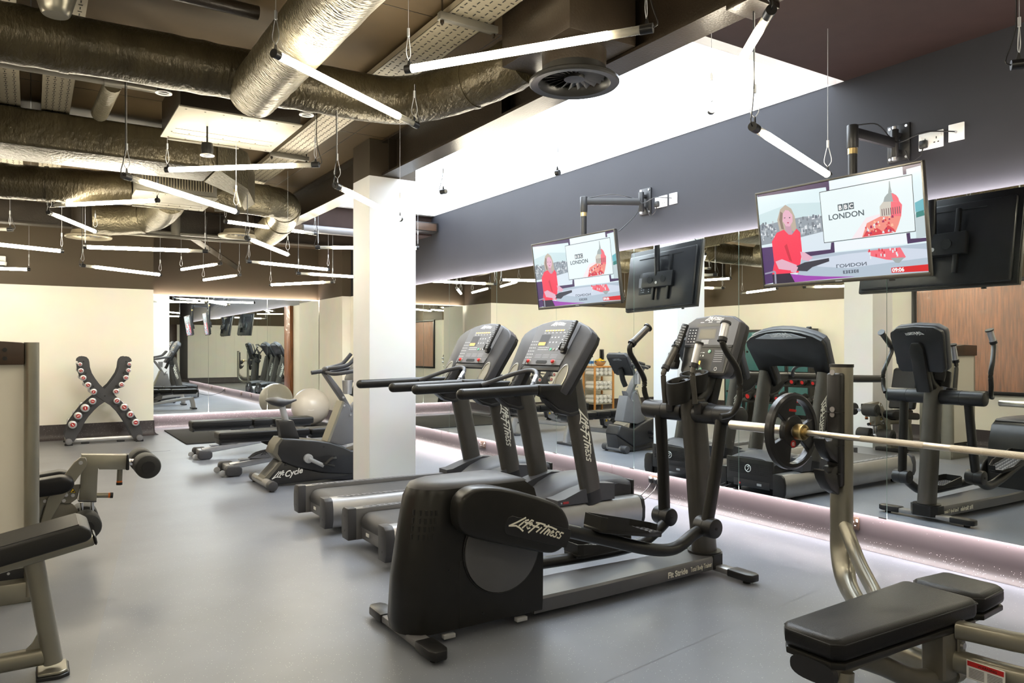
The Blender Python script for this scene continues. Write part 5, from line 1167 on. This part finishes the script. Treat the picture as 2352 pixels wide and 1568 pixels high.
b = MB(); b.cyl((xb, 1.02, zb), (xb, 2.33, zb), .0142, 'satinsteel', 16)
b.done('shaft', BB)
for y0, y1 in ((1.30, 1.62), (1.73, 2.02), (1.08, 1.2)): b = MB(); b.cyl((xb, y0, zb), (xb, y1, zb), .0148, 'knurl', 16); b.done('knurled_grip', BB)
for s, yc in ((1, 2.33), (-1, 1.02)):
    b = MB(); b.cyl((xb, yc + s * .03, zb), (xb, yc + s * .45, zb), .025, 'satinsteel', 24, .002); b.done('sleeve', BB)
    b = MB(); b.cyl((xb, yc - s * .012, zb), (xb, yc + s * .035, zb), .040, 'brassy', 28, .006); b.cyl((xb, yc - s * .03, zb), (xb, yc - s * .01, zb), .022, 'brassy', 20); b.done('collar', BB)
def plate(lb, yc, s):
    t = thing('weight_plate', lb, 'weight plate', (xb, yc, zb)); R = .192; h = .022
    mb = MB(); bm2 = bmesh.new()
    # rim, hub and three spokes leave three long hand holes
    mb.lathe([(R - .032, -h * .6), (R - .030, -h), (R - .012, -h * 1.05), (R, -h * .6), (R, h * .6), (R - .012, h * 1.05), (R - .030, h), (R - .032, h * .6)], (xb, yc, zb), (0, 1, 0), 'charcoal_gloss', 56, False)
    mb.lathe([(R - .032, h * .6), (R - .032, -h * .6)], (xb, yc, zb), (0, 1, 0), 'charcoal_gloss', 56, False)
    mb.lathe([(.026, -h * .7), (.075, -h * .75), (.085, -h * .4), (.085, h * .4), (.075, h * .75), (.026, h * .7), (.026, -h * .7)], (xb, yc, zb), (0, 1, 0), 'charcoal_gloss', 48, False)
    for k in range(3):
        a0 = PI / 2 + .35 + k * 2 * PI / 3; pts = []
        for kk in range(9):
            a = a0 - .52 + 1.04 * kk / 8; pts.append((math.cos(a) * (R - .028), math.sin(a) * (R - .028)))
        for kk in range(7):
            a = a0 + .50 - 1.0 * kk / 6; pts.append((math.cos(a) * .078, math.sin(a) * .078))
        mb.prism([(xb + u, yc - h * .62, zb + v) for u, v in pts], (0, h * 1.24, 0), 'charcoal_gloss', .003, 1)
    p = mb.done('disc', t)
    bm2.free()
    for k, r0 in ((0, .135),):
        mb = MB(); mb.box((xb - .01, yc - s * (h * .66), zb + .105), (.055, .004, .012), 'red', .001, M.Rotation(.12, 3, 'Y')); mb.done('red_print', p)
        mb = MB(); q = V((xb - .01, yc - s * h * .77, zb - .062)); mb.cyl(q, q - V((0, s * .002, 0)), .019, 'red', 20); mb.text('12', (q.x - .014, q.y - s * .0025, q.z - .007), (1, 0, 0), (0, 0, 1), .021, 'logowhite', 0, .0003, 'LEFT', .001); mb.done('weight_badge', p)
    mb = MB(); mb.torus((xb, yc, zb), .0305, .006, (0, 1, 0), 'satinsteel', 28, 8); mb.done('hub_ring', p)
    return t
plate('black three-spoke weight plate on the left end of the barbell', 2.395, 1)
# ---------------------------------------------------------------- televisions on swing arms
SCOL = {}
def tvm(n, c):
    if n not in SCOL:
        mat('tv_' + n, (0.02, 0.02, 0.02), .25, emit=TV_E, ecol=tuple(((k + .055) / 1.055) ** 2.4 if k > .04 else k / 12.92 for k in c)); SCOL[n] = 1
    return 'tv_' + n
TVP = [  # name, colour (sRGB 0-1), polygon in a 16 x 9 frame
 ('sky', (.86, .93, .95), [(0, 0), (16, 0), (16, 9), (0, 9)]),
 ('sky2', (.78, .87, .89), [(0, 6.0), (6.9, 6.0), (6.9, 7.2), (3.5, 7.6), (0, 7.0)]),
 ('city', (.56, .60, .64), [(0.0, 6.0), (1.2, 5.95), (2.5, 6.05), (5.0, 6.15), (6.85, 5.96), (6.84, 4.3), (0, 3.96)]),
 ('strip', (.84, .89, .93), [(0, 3.76), (6.74, 4.5), (7.5, 4.4), (7.45, 2.77), (0, 2.8)]),
 ('purple', (.25, .15, .34), [(0.02, 9), (7.79, 9), (7.79, 8.11), (7.47, 8.12), (7.45, 8.5), (0.05, 8.8)]),
 ('purple', 0, [(14.47, 9), (16, 9), (16, 8.8), (14.77, 8.72), (14.77, 8.31), (14.48, 8.31)]),
 ('purpw', (.29, .17, .40), [(0, 3.7), (1.39, 3.69), (1.61, .17), (0, 0)]),
 ('purple', 0, [(4.5, 2.78), (7.39, 2.78), (7.51, 3.4), (7.8, 3.41), (7.78, 2.45), (4.4, 2.3)]),
 ('top', (.91, .95, .97), [(7.85, 8.98), (14.47, 9), (14.48, 8.31), (7.77, 8.13)]),
 ('under', (.92, .95, .97), [(7.83, 3.37), (14.43, 3.41), (14.41, 2.52), (7.78, 2.51)]),
 ('purple', 0, [(14.38, 3.42), (14.69, 3.43), (14.7, 2.91), (16, 2.85), (16, 2.57), (14.42, 2.52)]),
 ('cityr', (.74, .80, .82), [(15.23, 4.88), (16, 4.9), (16, 2.92), (15.18, 2.89)]),
 ('teal', (.40, .70, .75), [(15.27, 5.85), (16, 6.1), (16, 5.08), (15.27, 5.08)]),
 ('green', (.18, .5, .48), [(15.3, 5.05), (15.95, 5.15), (15.98, 4.7), (15.3, 4.6)]),
 ('border', (.16, .20, .22), [(6.76, 8.16), (15.23, 8.22), (15.18, 3.46), (6.8, 3.42)]),
 ('panel', (.90, .95, .96), [(6.81, 8.10), (15.18, 8.16), (15.13, 3.52), (6.85, 3.48)]),
 ('panelr', (.95, .90, .92), [(9.5, 3.5), (13.0, 3.5), (13.4, 5.5), (11, 5.2)]),
 ('logo', (.27, .33, .37), [(8.45, 6.74), (8.92, 6.74), (8.92, 6.14), (8.45, 6.14)]),
 ('logo', 0, [(8.98, 6.74), (9.45, 6.74), (9.45, 6.14), (8.98, 6.14)]),
 ('logo', 0, [(9.51, 6.74), (9.98, 6.74), (9.98, 6.14), (9.51, 6.14)]),
 ('stone', (.62, .66, .66), [(13.26, 8.0), (13.34, 8.0), (13.36, 7.5), (13.44, 7.02), (13.12, 7.02), (13.22, 7.5)]),
 ('stone', 0, [(12.64, 6.3), (12.77, 6.69), (12.99, 6.92), (13.21, 7.05), (13.53, 6.94), (13.79, 6.73), (13.95, 6.46), (14.01, 6.14)]),
 ('pinkred', (.95, .42, .48), [(13.4, 6.98), (13.79, 6.73), (13.95, 6.46), (14.01, 6.14), (13.5, 6.2)]),
 ('stone2', (.80, .78, .74), [(12.3, 5.99), (12.63, 6.34), (14.01, 6.17), (14.22, 5.85), (14.07, 4.87), (12.28, 5.13)]),
 ('pinkred', 0, [(13.3, 6.25), (14.01, 6.17), (14.22, 5.85), (14.07, 4.87), (13.2, 5.0)]),
 ('coral', (.93, .55, .50), [(11.04, 4.71), (12.28, 5.13), (14.07, 4.92), (13.8, 4.22), (13.5, 3.62), (10.51, 3.52)]),
 ('hotred', (.85, .22, .28), [(10.6, 3.55), (10.9, 4.0), (11.4, 3.8), (11.9, 4.2), (12.4, 3.8), (12.9, 4.3), (13.4, 3.9), (13.5, 3.62)]),
 ('desk', (.69, .75, .81), [(4.41, 2.32), (7.35, 2.43), (16, 2.41), (16, 0), (9.6, 0.02), (3.48, .08)]),
 ('deskl', (.80, .84, .90), [(5.0, 2.0), (9, 2.2), (14, 2.2), (16, 1.9), (16, 1.2), (9, .9), (6.0, 1.3)]),
 ('pinkred', 0, [(10.89, 2.27), (13.8, 2.28), (14.21, 1.41), (13.71, 1.15), (12.52, 1.35), (11.19, 1.78)]),
 ('stone', 0, [(12.9, 1.45), (14.1, 1.4), (13.6, .95), (13.3, 1.0)]),
 ('violet', (.62, .25, .68), [(2.99, .84), (4.6, .55), (7, .28), (9.63, .08), (3.3, 0.0)]),
 ('news', (.84, .09, .14), [(12.9, .60), (16, .64), (16, .07), (12.89, .15)]),
 ('navy', (.13, .08, .2), [(.94, .95), (2.93, .97), (3.4, 0), (.96, 0)]),
 ('hair', (.72, .66, .60), [(3.11, 7.55), (3.71, 7.1), (4.01, 6.34), (4.1, 5.2), (3.85, 4.85), (3.4, 5.1), (2.72, 4.75), (2.25, 5.0), (2.08, 6.22), (2.5, 7.2)]),
 ('skin2', (.76, .58, .66), [(2.84, 5.63), (3.51, 5.55), (3.62, 4.6), (3.0, 4.6)]),
 ('skin', (.88, .68, .76), [(2.76, 6.75), (3.05, 7.05), (3.41, 6.96), (3.78, 6.48), (3.75, 5.86), (3.39, 5.42), (3.0, 5.5), (2.66, 6.03)]),
 ('hair2', (.52, .44, .40), [(2.5, 7.0), (2.75, 6.8), (2.62, 6.0), (2.75, 5.2), (2.45, 5.3), (2.3, 6.2)]),
 ('top_red', (.96, .19, .33), [(1.9, 5.0), (2.72, 5.2), (3.18, 4.66), (3.52, 4.6), (4.1, 5.12), (4.45, 4.72), (4.47, 2.92), (4.24, 1.97), (3.9, .9), (.94, .95), (1.29, 2.07), (1.25, 4.2)]),
 ('top_dk', (.80, .10, .24), [(2.6, 3.6), (3.0, 2.2), (3.3, 2.0), (2.9, 3.8)]),
 ('skin', 0, [(1.45, 2.19), (2.2, 2.36), (3.78, 1.64), (3.7, 1.2), (2.9, 1.2), (1.74, 1.42)]),
 ('skin', 0, [(4.26, 2.88), (4.73, 2.78), (5.56, 2.21), (5.06, 1.9), (4.39, 2.1)]),
 ('tablet', (.17, .17, .24), [(3.0, 1.33), (4.64, 1.82), (7.18, 2.0), (7.18, 1.69), (5.4, 1.3), (4.82, .95), (3.59, 1.1)]),
 ('skin', 0, [(2.95, 1.5), (3.5, 1.7), (3.9, 1.4), (3.6, .9), (3.1, 1.0)]),
 ('chair', (.60, .60, .68), [(.1, 1.15), (1.25, 1.3), (1.4, 1.15), (1.35, 0), (1.15, 0), (1.2, 1.12), (.1, 1.0)]),
 ('lips', (.72, .25, .38), [(3.1, 5.84), (3.25, 5.86), (3.38, 5.80), (3.24, 5.72)]),
 ('eye', (.30, .24, .30), [(2.84, 6.34), (3.0, 6.36), (3.0, 6.28), (2.85, 6.27)]), ('eye', 0, [(3.38, 6.3), (3.55, 6.31), (3.54, 6.22), (3.39, 6.22)]),
]
def make_tv(lb, c, up, rt, W):
    c, up, rt = V(c), V(up).normalized(), V(rt).normalized(); nz = rt.cross(up).normalized(); H = W * .578
    t = thing('television', lb, 'television', c)
    r = M(((rt.x, up.x, nz.x), (rt.y, up.y, nz.y), (rt.z, up.z, nz.z)))
    b = MB()
    for u, v, su, sv in ((0, H / 2 - .007, W, .014), (0, -H / 2 + .012, W, .024), (-W / 2 + .006, 0, .012, H), (W / 2 - .006, 0, .012, H)): b.box(c + rt * u + up * v - nz * .012, (su, sv, .030), 'gunmetal', .003, r)
    b.box(c - up * (H / 2 - .012) + nz * .0035, (.045, .006, .001), 'palegrey', 0, r); b.box(c + rt * (W * .3) - up * (H / 2 + .006), (.03, .01, .01), 'black', 0, r)
    b.done('bezel', t)
    b = MB(); sw, sh = W - .024, H - .038; o = c - rt * (sw / 2) - up * (H / 2 - .024) - nz * .004
    S = lambda u, v, k=0: o + rt * (sw * u / 16) + up * (sh * v / 9) + nz * (k * .00006)
    cols = {}
    b.box(c + up * .005 - nz * .012, (W - .022, H - .034, .012), 'black', 0, r)
    k = 0
    for n, col, poly in TVP:
        if col: cols[n] = col
        k += 1; b.flat([S(u, v, k) for u, v in poly], tvm(n, cols[n]))
    rnd = random.Random(3)
    for i in range(170):                                # roofs and towers of the skyline in the picture
        u = rnd.uniform(0, 6.7); v = rnd.uniform(4.4, 6.0)
        if 1.7 < u < 4.3: continue
        ww, hh = rnd.uniform(.08, .3), rnd.uniform(.08, .34); n, cc = rnd.choice((('b1', (.36, .40, .46)), ('b2', (.88, .90, .92)), ('b3', (.72, .75, .78)), ('b4', (.45, .48, .52))))
        b.flat([S(u, v, 14), S(u + ww, v, 14), S(u + ww, v + hh, 14), S(u, v + hh, 14)], tvm(n, cc))
    for i in range(9):
        u = 12.45 + i * .19; b.flat([S(u, 5.15, k), S(u + .07, 5.15, k), S(u + .07, 5.75, k), S(u, 5.75, k)], tvm('col1', (.45, .34, .36) if True else 0))
    for i in range(46):
        u = rnd.uniform(10.8, 13.3); v = rnd.uniform(3.6, 4.9); 
        if v > 4.4 and u < 11.6: continue
        s_ = rnd.uniform(.08, .24); n, cc = rnd.choice((('b2', (.88, .90, .92)), ('hotred', (.85, .22, .28)), ('f1', (.62, .12, .35)), ('f2', (.98, .72, .60))))
        b.flat([S(u, v, k + 1), S(u + s_, v, k + 1), S(u + s_ * .8, v + s_, k + 1), S(u + .02, v + s_ * .9, k + 1)], tvm(n, cc))
    for i in range(16):
        u = rnd.uniform(11.0, 13.5); v = rnd.uniform(1.5, 2.15); b.flat([S(u, v, k), S(u + .13, v, k), S(u + .13, v + .25, k), S(u, v + .25, k)], tvm(*rnd.choice((('b2', (.88, .90, .92)), ('hotred', (.85, .22, .28))))))
    z = (k + 3)
    wh, dk = tvm('white', (.97, .97, .97)), tvm('logo', (.27, .33, .37))
    for i, ch in enumerate('BBC'): b.text(ch, S(8.685 + .53 * i, 6.245, z), rt, up, sh * .060, wh, 0, .00003, 'CENTER', .0012)
    b.text('LONDON', S(9.19, 5.45, z), rt, up, sh * .078, dk, 0, .00003, 'CENTER', .0008, 1.12)
    b.text('09:06', S(12.97, .22, z), rt, up, sh * .052, wh, 0, .00003, 'LEFT', .0012)
    b.text('LONDON', S(9.29, 1.32, z), rt, -up, sh * .050, tvm('refl', (.36, .40, .46)), 0, .00003, 'CENTER', .0006, 1.5); 
    for i in range(3): b.flat([S(8.45 + i * .52, .42, z), S(8.9 + i * .52, .42, z), S(8.9 + i * .52, .72, z), S(8.45 + i * .52, .72, z)], tvm('refl', (.36, .40, .46)))
    for i, ch in enumerate('BBC'): b.text(ch, S(8.685 + .52 * i, .68, z + 1), rt, -up, sh * .034, tvm('desk', (.69, .75, .81)), 0, .00003, 'CENTER', .0008)
    b.done('screen', t, smooth=False)
    b = MB(); b.box(c - nz * .032, (W - .01, H - .01, .014), 'black', .004, r); b.box(c - nz * .052 - up * .02, (W * .94, H * .88, .034), 'charcoal_gloss', .014, r)
    b.box(c - nz * .070 + up * H * .33, (W * .62, .006, .004), 'blackmatte', 0, r); b.done('rear_shell', t)
    b = MB(); b.box(c - nz * .072 - rt * (W * .17) - up * (H * .08), (.21, .22, .012), 'blackmatte', .003, r)
    for j in range(9):
        b.box(c - nz * .079 - rt * (W * .17 - .06) - up * (H * .08 - .09 + j * .022), (.016, .010, .003), 'palegrey', 0, r)
        for i in range(3): b.box(c - nz * .079 - rt * (W * .17 + .02 + i * .02) - up * (H * .08 - .09 + j * .022), (.010, .008, .003), 'palegrey' if (i * 2 + j) % 3 else 'grey', 0, r)
    b.box(c - nz * .079 - rt * (W * .25) - up * (H * .06), (.045, .10, .003), 'grey', 0, r); b.done('socket_panel', t)
    return t, nz
UP1, RT1 = (-.156, -.010, .988), (.028, -1, -.006)
UP2, RT2 = (-.137, .001, .991), (.099, -.995, .014)
TV1c, TV2c = V((4.128, 2.766, 2.071)), V((4.157, 5.411, 2.05))
tv1, n1 = make_tv('big wall mounted television at the right showing a news presenter in a red shirt', TV1c, UP1, RT1, 1.10)
tv2, n2 = make_tv('smaller looking farther television above the treadmills showing the same news programme', TV2c, UP2, RT2, 1.10)
def bracket(lb, tvc, n, py, wy, zarm):
    t = thing('tv_bracket', lb, 'tv bracket', (4.72, wy, zarm), 'black swing arm brackets of the televisions')
    b = MB(); b.bb((4.765, wy - .075, zarm - .11), (4.779, wy + .075, zarm + .13), 'black', .003)
    for y in (-.055, .055):
        for z in (-.09, .11): b.cyl((4.766, wy + y, zarm + z), (4.757, wy + y, zarm + z), .009, 'silver', 8)
    b.done('wall_plate', t)
    b = MB(); b.cyl((4.72, wy, zarm - .09), (4.72, wy, zarm + .09), .026, 'black', 18, .004); b.box((4.745, wy, zarm + .055), (.05, .05, .025), 'black', .003); b.box((4.745, wy, zarm - .055), (.05, .05, .025), 'black', .003); b.cyl((4.72, wy, zarm + .085), (4.72, wy, zarm + .11), .014, 'silver', 12); b.cyl((4.72, wy, zarm - .11), (4.72, wy, zarm - .085), .016, 'silver', 12); b.done('wall_hinge', t)
    px = 4.262
    b = MB(); b.tube([(4.70, wy, zarm), (px, py, zarm)], .018, 'black', 12, rb=.032, power=6); b.done('arm', t)
    b = MB(); b.cyl((px, py, zarm - .10), (px, py, zarm + .045), .034, 'black', 22, .006); b.done('arm_socket', t)
    b = MB(); b.cyl((px, py, tvc.z + .02), (px, py, zarm - .09), .027, 'black', 22); b.cyl((px, py, zarm - .135), (px, py, zarm - .10), .029, 'brassy', 22); b.done('drop_pole', t)
    q = tvc - n * .085; 
    b = MB(); b.box((px + .005, py - .02, tvc.z - .02), (.05, .42, .15), 'black', .004, M.Rotation(-.15, 3, 'Y'))
    for y in (-.11, .07): b.cyl((px + .03, py + y, tvc.z - .02), (px + .038, py + y, tvc.z - .02), .035, 'blackmatte', 20)
    b.cyl((px + .03, py - .02, tvc.z - .05), (px + .04, py - .02, tvc.z - .05), .014, 'silver', 14); b.done('head_plate', t)
    for y in (-.16, .04): b = MB(); b.box((px - .005, py + y, tvc.z + .0), (.03, .03, .44), 'black', .004, M.Rotation(-.15, 3, 'Y')); b.done('mount_rail', t)
    return t
bracket('black swing arm bracket holding the big television', TV1c, n1, 2.735, 2.735, 2.685)
bracket('black swing arm bracket holding the farther television', TV2c, n2, 5.40, 5.13, 2.70)
def socket(lb, x, y0, y1, z0, z1, m, out=-1, dbl=True, grp=None, sw=True):
    t = thing('wall_socket', lb, 'socket', (x, (y0 + y1) / 2, z0), grp)
    b = MB(); b.bb((x, y0, z0), (x - .009, y1, z1), m, .003); b.done('face_plate', t)
    w_ = y1 - y0; h = z1 - z0; d = 'blackmatte' if m == 'white' else 'palegrey'
    n = 2 if dbl else 1
    for i in range(n):
        yc = y0 + w_ * (.27 + .46 * i) if dbl else (y0 + y1) / 2
        b = MB(); b.box((x - .0093, yc, z0 + h * .60), (.0015, .006, .014), d)
        for s in (-1, 1): b.box((x - .0093, yc + s * .012, z0 + h * .34), (.0015, .011, .006), d)
        b.done('pin_holes', t)
        if sw: b = MB(); b.box((x - .0105, y0 + w_ * (.10 + .8 * i if dbl else .2), z0 + h * .74), (.006, .014, .022), 'palegrey' if m != 'white' else 'white', .002); b.done('rocker_switch', t)
    return t
socket('white double socket beside the big television bracket', 4.779, 2.452, 2.605, 2.612, 2.718, 'white')
socket('white double socket beside the farther television bracket', 4.779, 4.852, 5.005, 2.626, 2.726, 'white')
for lb, y0, y1, z0, z1 in (('white aerial outlet right of the big television double socket', 2.328, 2.421, 2.627, 2.733), ('white aerial outlet right of the farther television double socket', 4.730, 4.825, 2.630, 2.728)):
    t = thing('aerial_outlet', lb, 'socket', (4.779, (y0 + y1) / 2, z0))
    b = MB(); b.bb((4.779, y0, z0), (4.770, y1, z1), 'white', .003); b.done('face_plate', t)
    b = MB(); b.cyl((4.771, (y0 + y1) / 2, (z0 + z1) / 2), (4.762, (y0 + y1) / 2, (z0 + z1) / 2), .008, 'silver', 12); b.done('jack', t)
for lb, py, pz, oy, oz, hy, hz in (('black plug and cables of the big television', 2.567, 2.645, 2.375, 2.68, 2.72, 2.70), ('black plug and cables of the farther television', 4.965, 2.658, 4.778, 2.68, 5.12, 2.72)):
    t = thing('power_plug', lb, 'plug', (4.77, py, pz))
    b = MB(); b.bb((4.769, py - .024, pz - .026), (4.742, py + .024, pz + .026), 'black', .008); b.done('plug_body', t)
    b = MB(); b.tube([(4.752, py, pz - .026), (4.75, py + .02, pz - .07), (4.745, (py + hy) / 2, pz - .09), (4.735, hy - .05, pz - .02)], .004, 'black', 8, smooth=5); b.done('mains_cable', t)
    b = MB(); b.tube([(4.755, oy, oz), (4.73, oy + .05, oz + .01), (4.715, (oy + hy) / 2, oz + .03), (4.70, hy - .03, oz + .0), (4.68, hy + .02, oz + .04), (4.5, hy + (.14 if hy > 4 else 0), oz + .09), (4.28, hy + (.27 if hy > 4 else 0), oz + .05)], .004, 'black', 8, smooth=5); b.done('aerial_cable', t)
t = thing('hanging_cable', 'thin black cable drooping from the bracket to the farther television', 'cable', (4.6, 5.1, 2.6))
b = MB(); b.tube([(4.70, 5.13, 2.68), (4.6, 5.05, 2.58), (4.42, 4.95, 2.47), (4.25, 4.90, 2.36)], .004, 'black', 8, smooth=5); b.done('run', t)
for lb, y0, y1 in (('black double socket low on the speckled skirting behind the bench press', 3.005, 3.150), ('black double socket low on the skirting beyond the nearer treadmill', 4.915, 5.06), ('black double socket low on the skirting behind the far treadmill', 6.95, 7.1), ('black double socket low on the skirting next to the white pillar', 8.0, 8.14)):
    socket(lb, 4.765, y0, y1, .108, .196, 'brownframe')
t = thing('power_plug', 'pair of plugs and black leads behind the nearer treadmill', 'plug', (4.74, 4.98, .15))
for y in (4.955, 5.02): b = MB(); b.bb((4.755, y - .024, .135), (4.725, y + .024, .18), 'black', .006); b.bb((4.735, y - .015, .17), (4.722, y + .015, .19), 'white', .003); b.done('plug_body', t)
for y, dx in ((4.955, 0), (5.02, .03)): b = MB(); b.tube([(4.74, y, .14), (4.70 - dx, y - .02, .09), (4.55 - dx, y - .06, .03), (4.3 - dx, y - .14, .012), (3.95, y - .2, .09)], .0045, 'black', 8, smooth=5); b.done('lead', t)
# ---------------------------------------------------------------- things the mirror shows from the left side of the room
SH = thing('towel_shelf', 'wooden three tier towel shelf, seen in the mirror over the nearer treadmill', 'shelf', (-.95, 12.62, 0))
x0, x1, y0, y1 = -1.17, -.66, 12.42, 12.80
for x in (x0, x1):
    for y in (y0, y1): b = MB(); b.bb((x - .018, y - .018, 0), (x + .018, y + .018, .98), 'wood', .003); b.done('post', SH)
for z in (.16, .46, .76): b = MB(); b.bb((x0, y0, z), (x1, y1, z + .022), 'cream', .003); b.done('shelf_board', SH)
b = MB(); b.bb((x0 - .02, y0 - .02, .95), (x1 + .02, y1 + .02, .98), 'wood', .003); b.done('top_board', SH)
for z in (.182, .482, .782):
    for k in range(2):
        for i in range(4):
            x = x0 + .075 + i * .12; zz = z + .045 + k * .085
            t = thing('rolled_towel', 'white rolled towel on the towel shelf', 'towel', (x, (y0 + y1) / 2, zz), 'white rolled towels on the shelf')
            b = MB(); R = .05 if True else 0; sp = []
            for q in range(40):
                a = q * .42; r_ = .045 * (q / 39) ** .6; sp.append((r_ * math.cos(a), r_ * math.sin(a)))
            b.cyl((x, y0 - .005, zz), (x, y1 - .02, zz), .046, 'towel', 16, .012); b.done('roll', t)
            b = MB(); b.tube([(x + u * .9, y0 - .006, zz + v * .9) for u, v in sp[6:]], .0022, 'palegrey', 4); b.done('spiral_edge', t)
t = thing('fruit_bowl', 'steel bowl of yellow fruit on top of the towel shelf', 'bowl', (-.95, 12.6, .98))
b = MB(); b.lathe([(.05, 0), (.09, .02), (.13, .07), (.145, .11), (.14, .11), (.125, .07), (.08, .022), (.001, .015)], (-.95, 12.6, .98), (0, 0, 1), 'chrome', 32); b.done('bowl', t)
for i in range(7):
    a = i * .9; p = V((-.95 + .07 * math.cos(a) * (i > 0), 12.6 + .07 * math.sin(a) * (i > 0), 1.085 + (.03 if i == 0 else 0)))
    f = thing('fruit', 'yellow fruit in the steel bowl', 'fruit', p, 'fruit in the steel bowl'); b = MB(); b.ell(p, (.04, .036, .034), 'yellow', 14); b.ell(p + V((.036, 0, .0)), (.008, .008, .008), 'yellow', 8); b.done('flesh', f)
for i, x in enumerate((-.76, -.69)):
    t = thing('water_bottle', 'clear water bottle with a blue label on the towel shelf, ' + ('inner' if i == 0 else 'outer') + ' one', 'bottle', (x, 12.62, .98), 'water bottles on the towel shelf')
    b = MB(); b.lathe([(.028, 0), (.031, .01), (.031, .14), (.024, .17), (.012, .19), (.012, .20)], (x, 12.62, .98), (0, 0, 1), 'plastic_bottle', 20); b.done('body', t)
    b = MB(); b.lathe([(.0315, .05), (.0315, .11)], (x, 12.62, .98), (0, 0, 1), 'blue', 20, False); b.done('label_band', t)
    b = MB(); b.lathe([(.014, .195), (.014, .215), (.001, .215)], (x, 12.62, .98), (0, 0, 1), 'blackmatte', 14); b.done('cap', t)
t = thing('wall_phone', 'black wall telephone above the towel shelf, seen in the mirror', 'telephone', (-1.25, 12.9, 1.14))
b = MB(); b.bb((-1.30, 12.88, 1.08), (-1.2, 12.919, 1.34), 'black', .01); b.done('base', t)
b = MB(); b.tube([(-1.25, 12.86, 1.10), (-1.25, 12.85, 1.2), (-1.25, 12.86, 1.32)], .022, 'charcoal_gloss', 12, rb=.016); b.done('handset', t)
b = MB(); b.tube([(-1.25, 12.87, 1.09), (-1.22, 12.86, 1.0), (-1.17, 12.85, .93), (-1.2, 12.86, 1.0), (-1.23, 12.89, 1.08)], .004, 'black', 6, smooth=4); b.done('cord', t)

DR = thing('dumbbell_rack', 'low two tier dumbbell rack in front of the lockers, seen in the mirror', 'dumbbell rack', (-1.45, 8.3, 0))
for y in (7.55, 9.05): b = MB(); b.prism([(-1.75, y, 0), (-1.15, y, 0), (-1.15, y, .06), (-1.45, y, .10), (-1.60, y, .82), (-1.70, y, .82), (-1.62, y, .10), (-1.75, y, .06)], (0, .05, 0), 'charcoal', .006, 1); b.done('side_frame', DR)
for x, z in ((-1.42, .40), (-1.55, .70)): b = MB(); b.prism([(x - .12, 7.55, z + .07), (x + .14, 7.55, z), (x + .14, 7.55, z + .03), (x - .12, 7.55, z + .10)], (0, 1.55, 0), 'charcoal', .004, 1); b.done('tray', DR)
for j, (x, z) in enumerate(((-1.41, .455), (-1.54, .755))):
    for i in range(7):
        y = 7.68 + i * .205; R = .052 + .004 * i
        t = thing('rubber_dumbbell', 'black rubber dumbbell with red ends on the %s tier of the low rack' % ('lower', 'upper')[j], 'dumbbell', (x, y, z + R), 'rubber dumbbells on the low rack')
        d = V((.96, 0, -.26))
        for s in (-1, 1):
            c = V((x, y, z + R * 1.12)) + d * s * .085
            b = MB(); b.cyl(c - d * .04, c + d * .04, R, 'foam', 20, .01); h = b.done('head', t)
            b = MB(); b.cyl(c + d * s * .0395, c + d * s * .042, R * .55, 'red', 16); b.done('end_badge', h)
        b = MB(); c = V((x, y, z + R * 1.12)); b.cyl(c - d * .06, c + d * .06, .015, 'chrome', 12); b.done('handle', t)
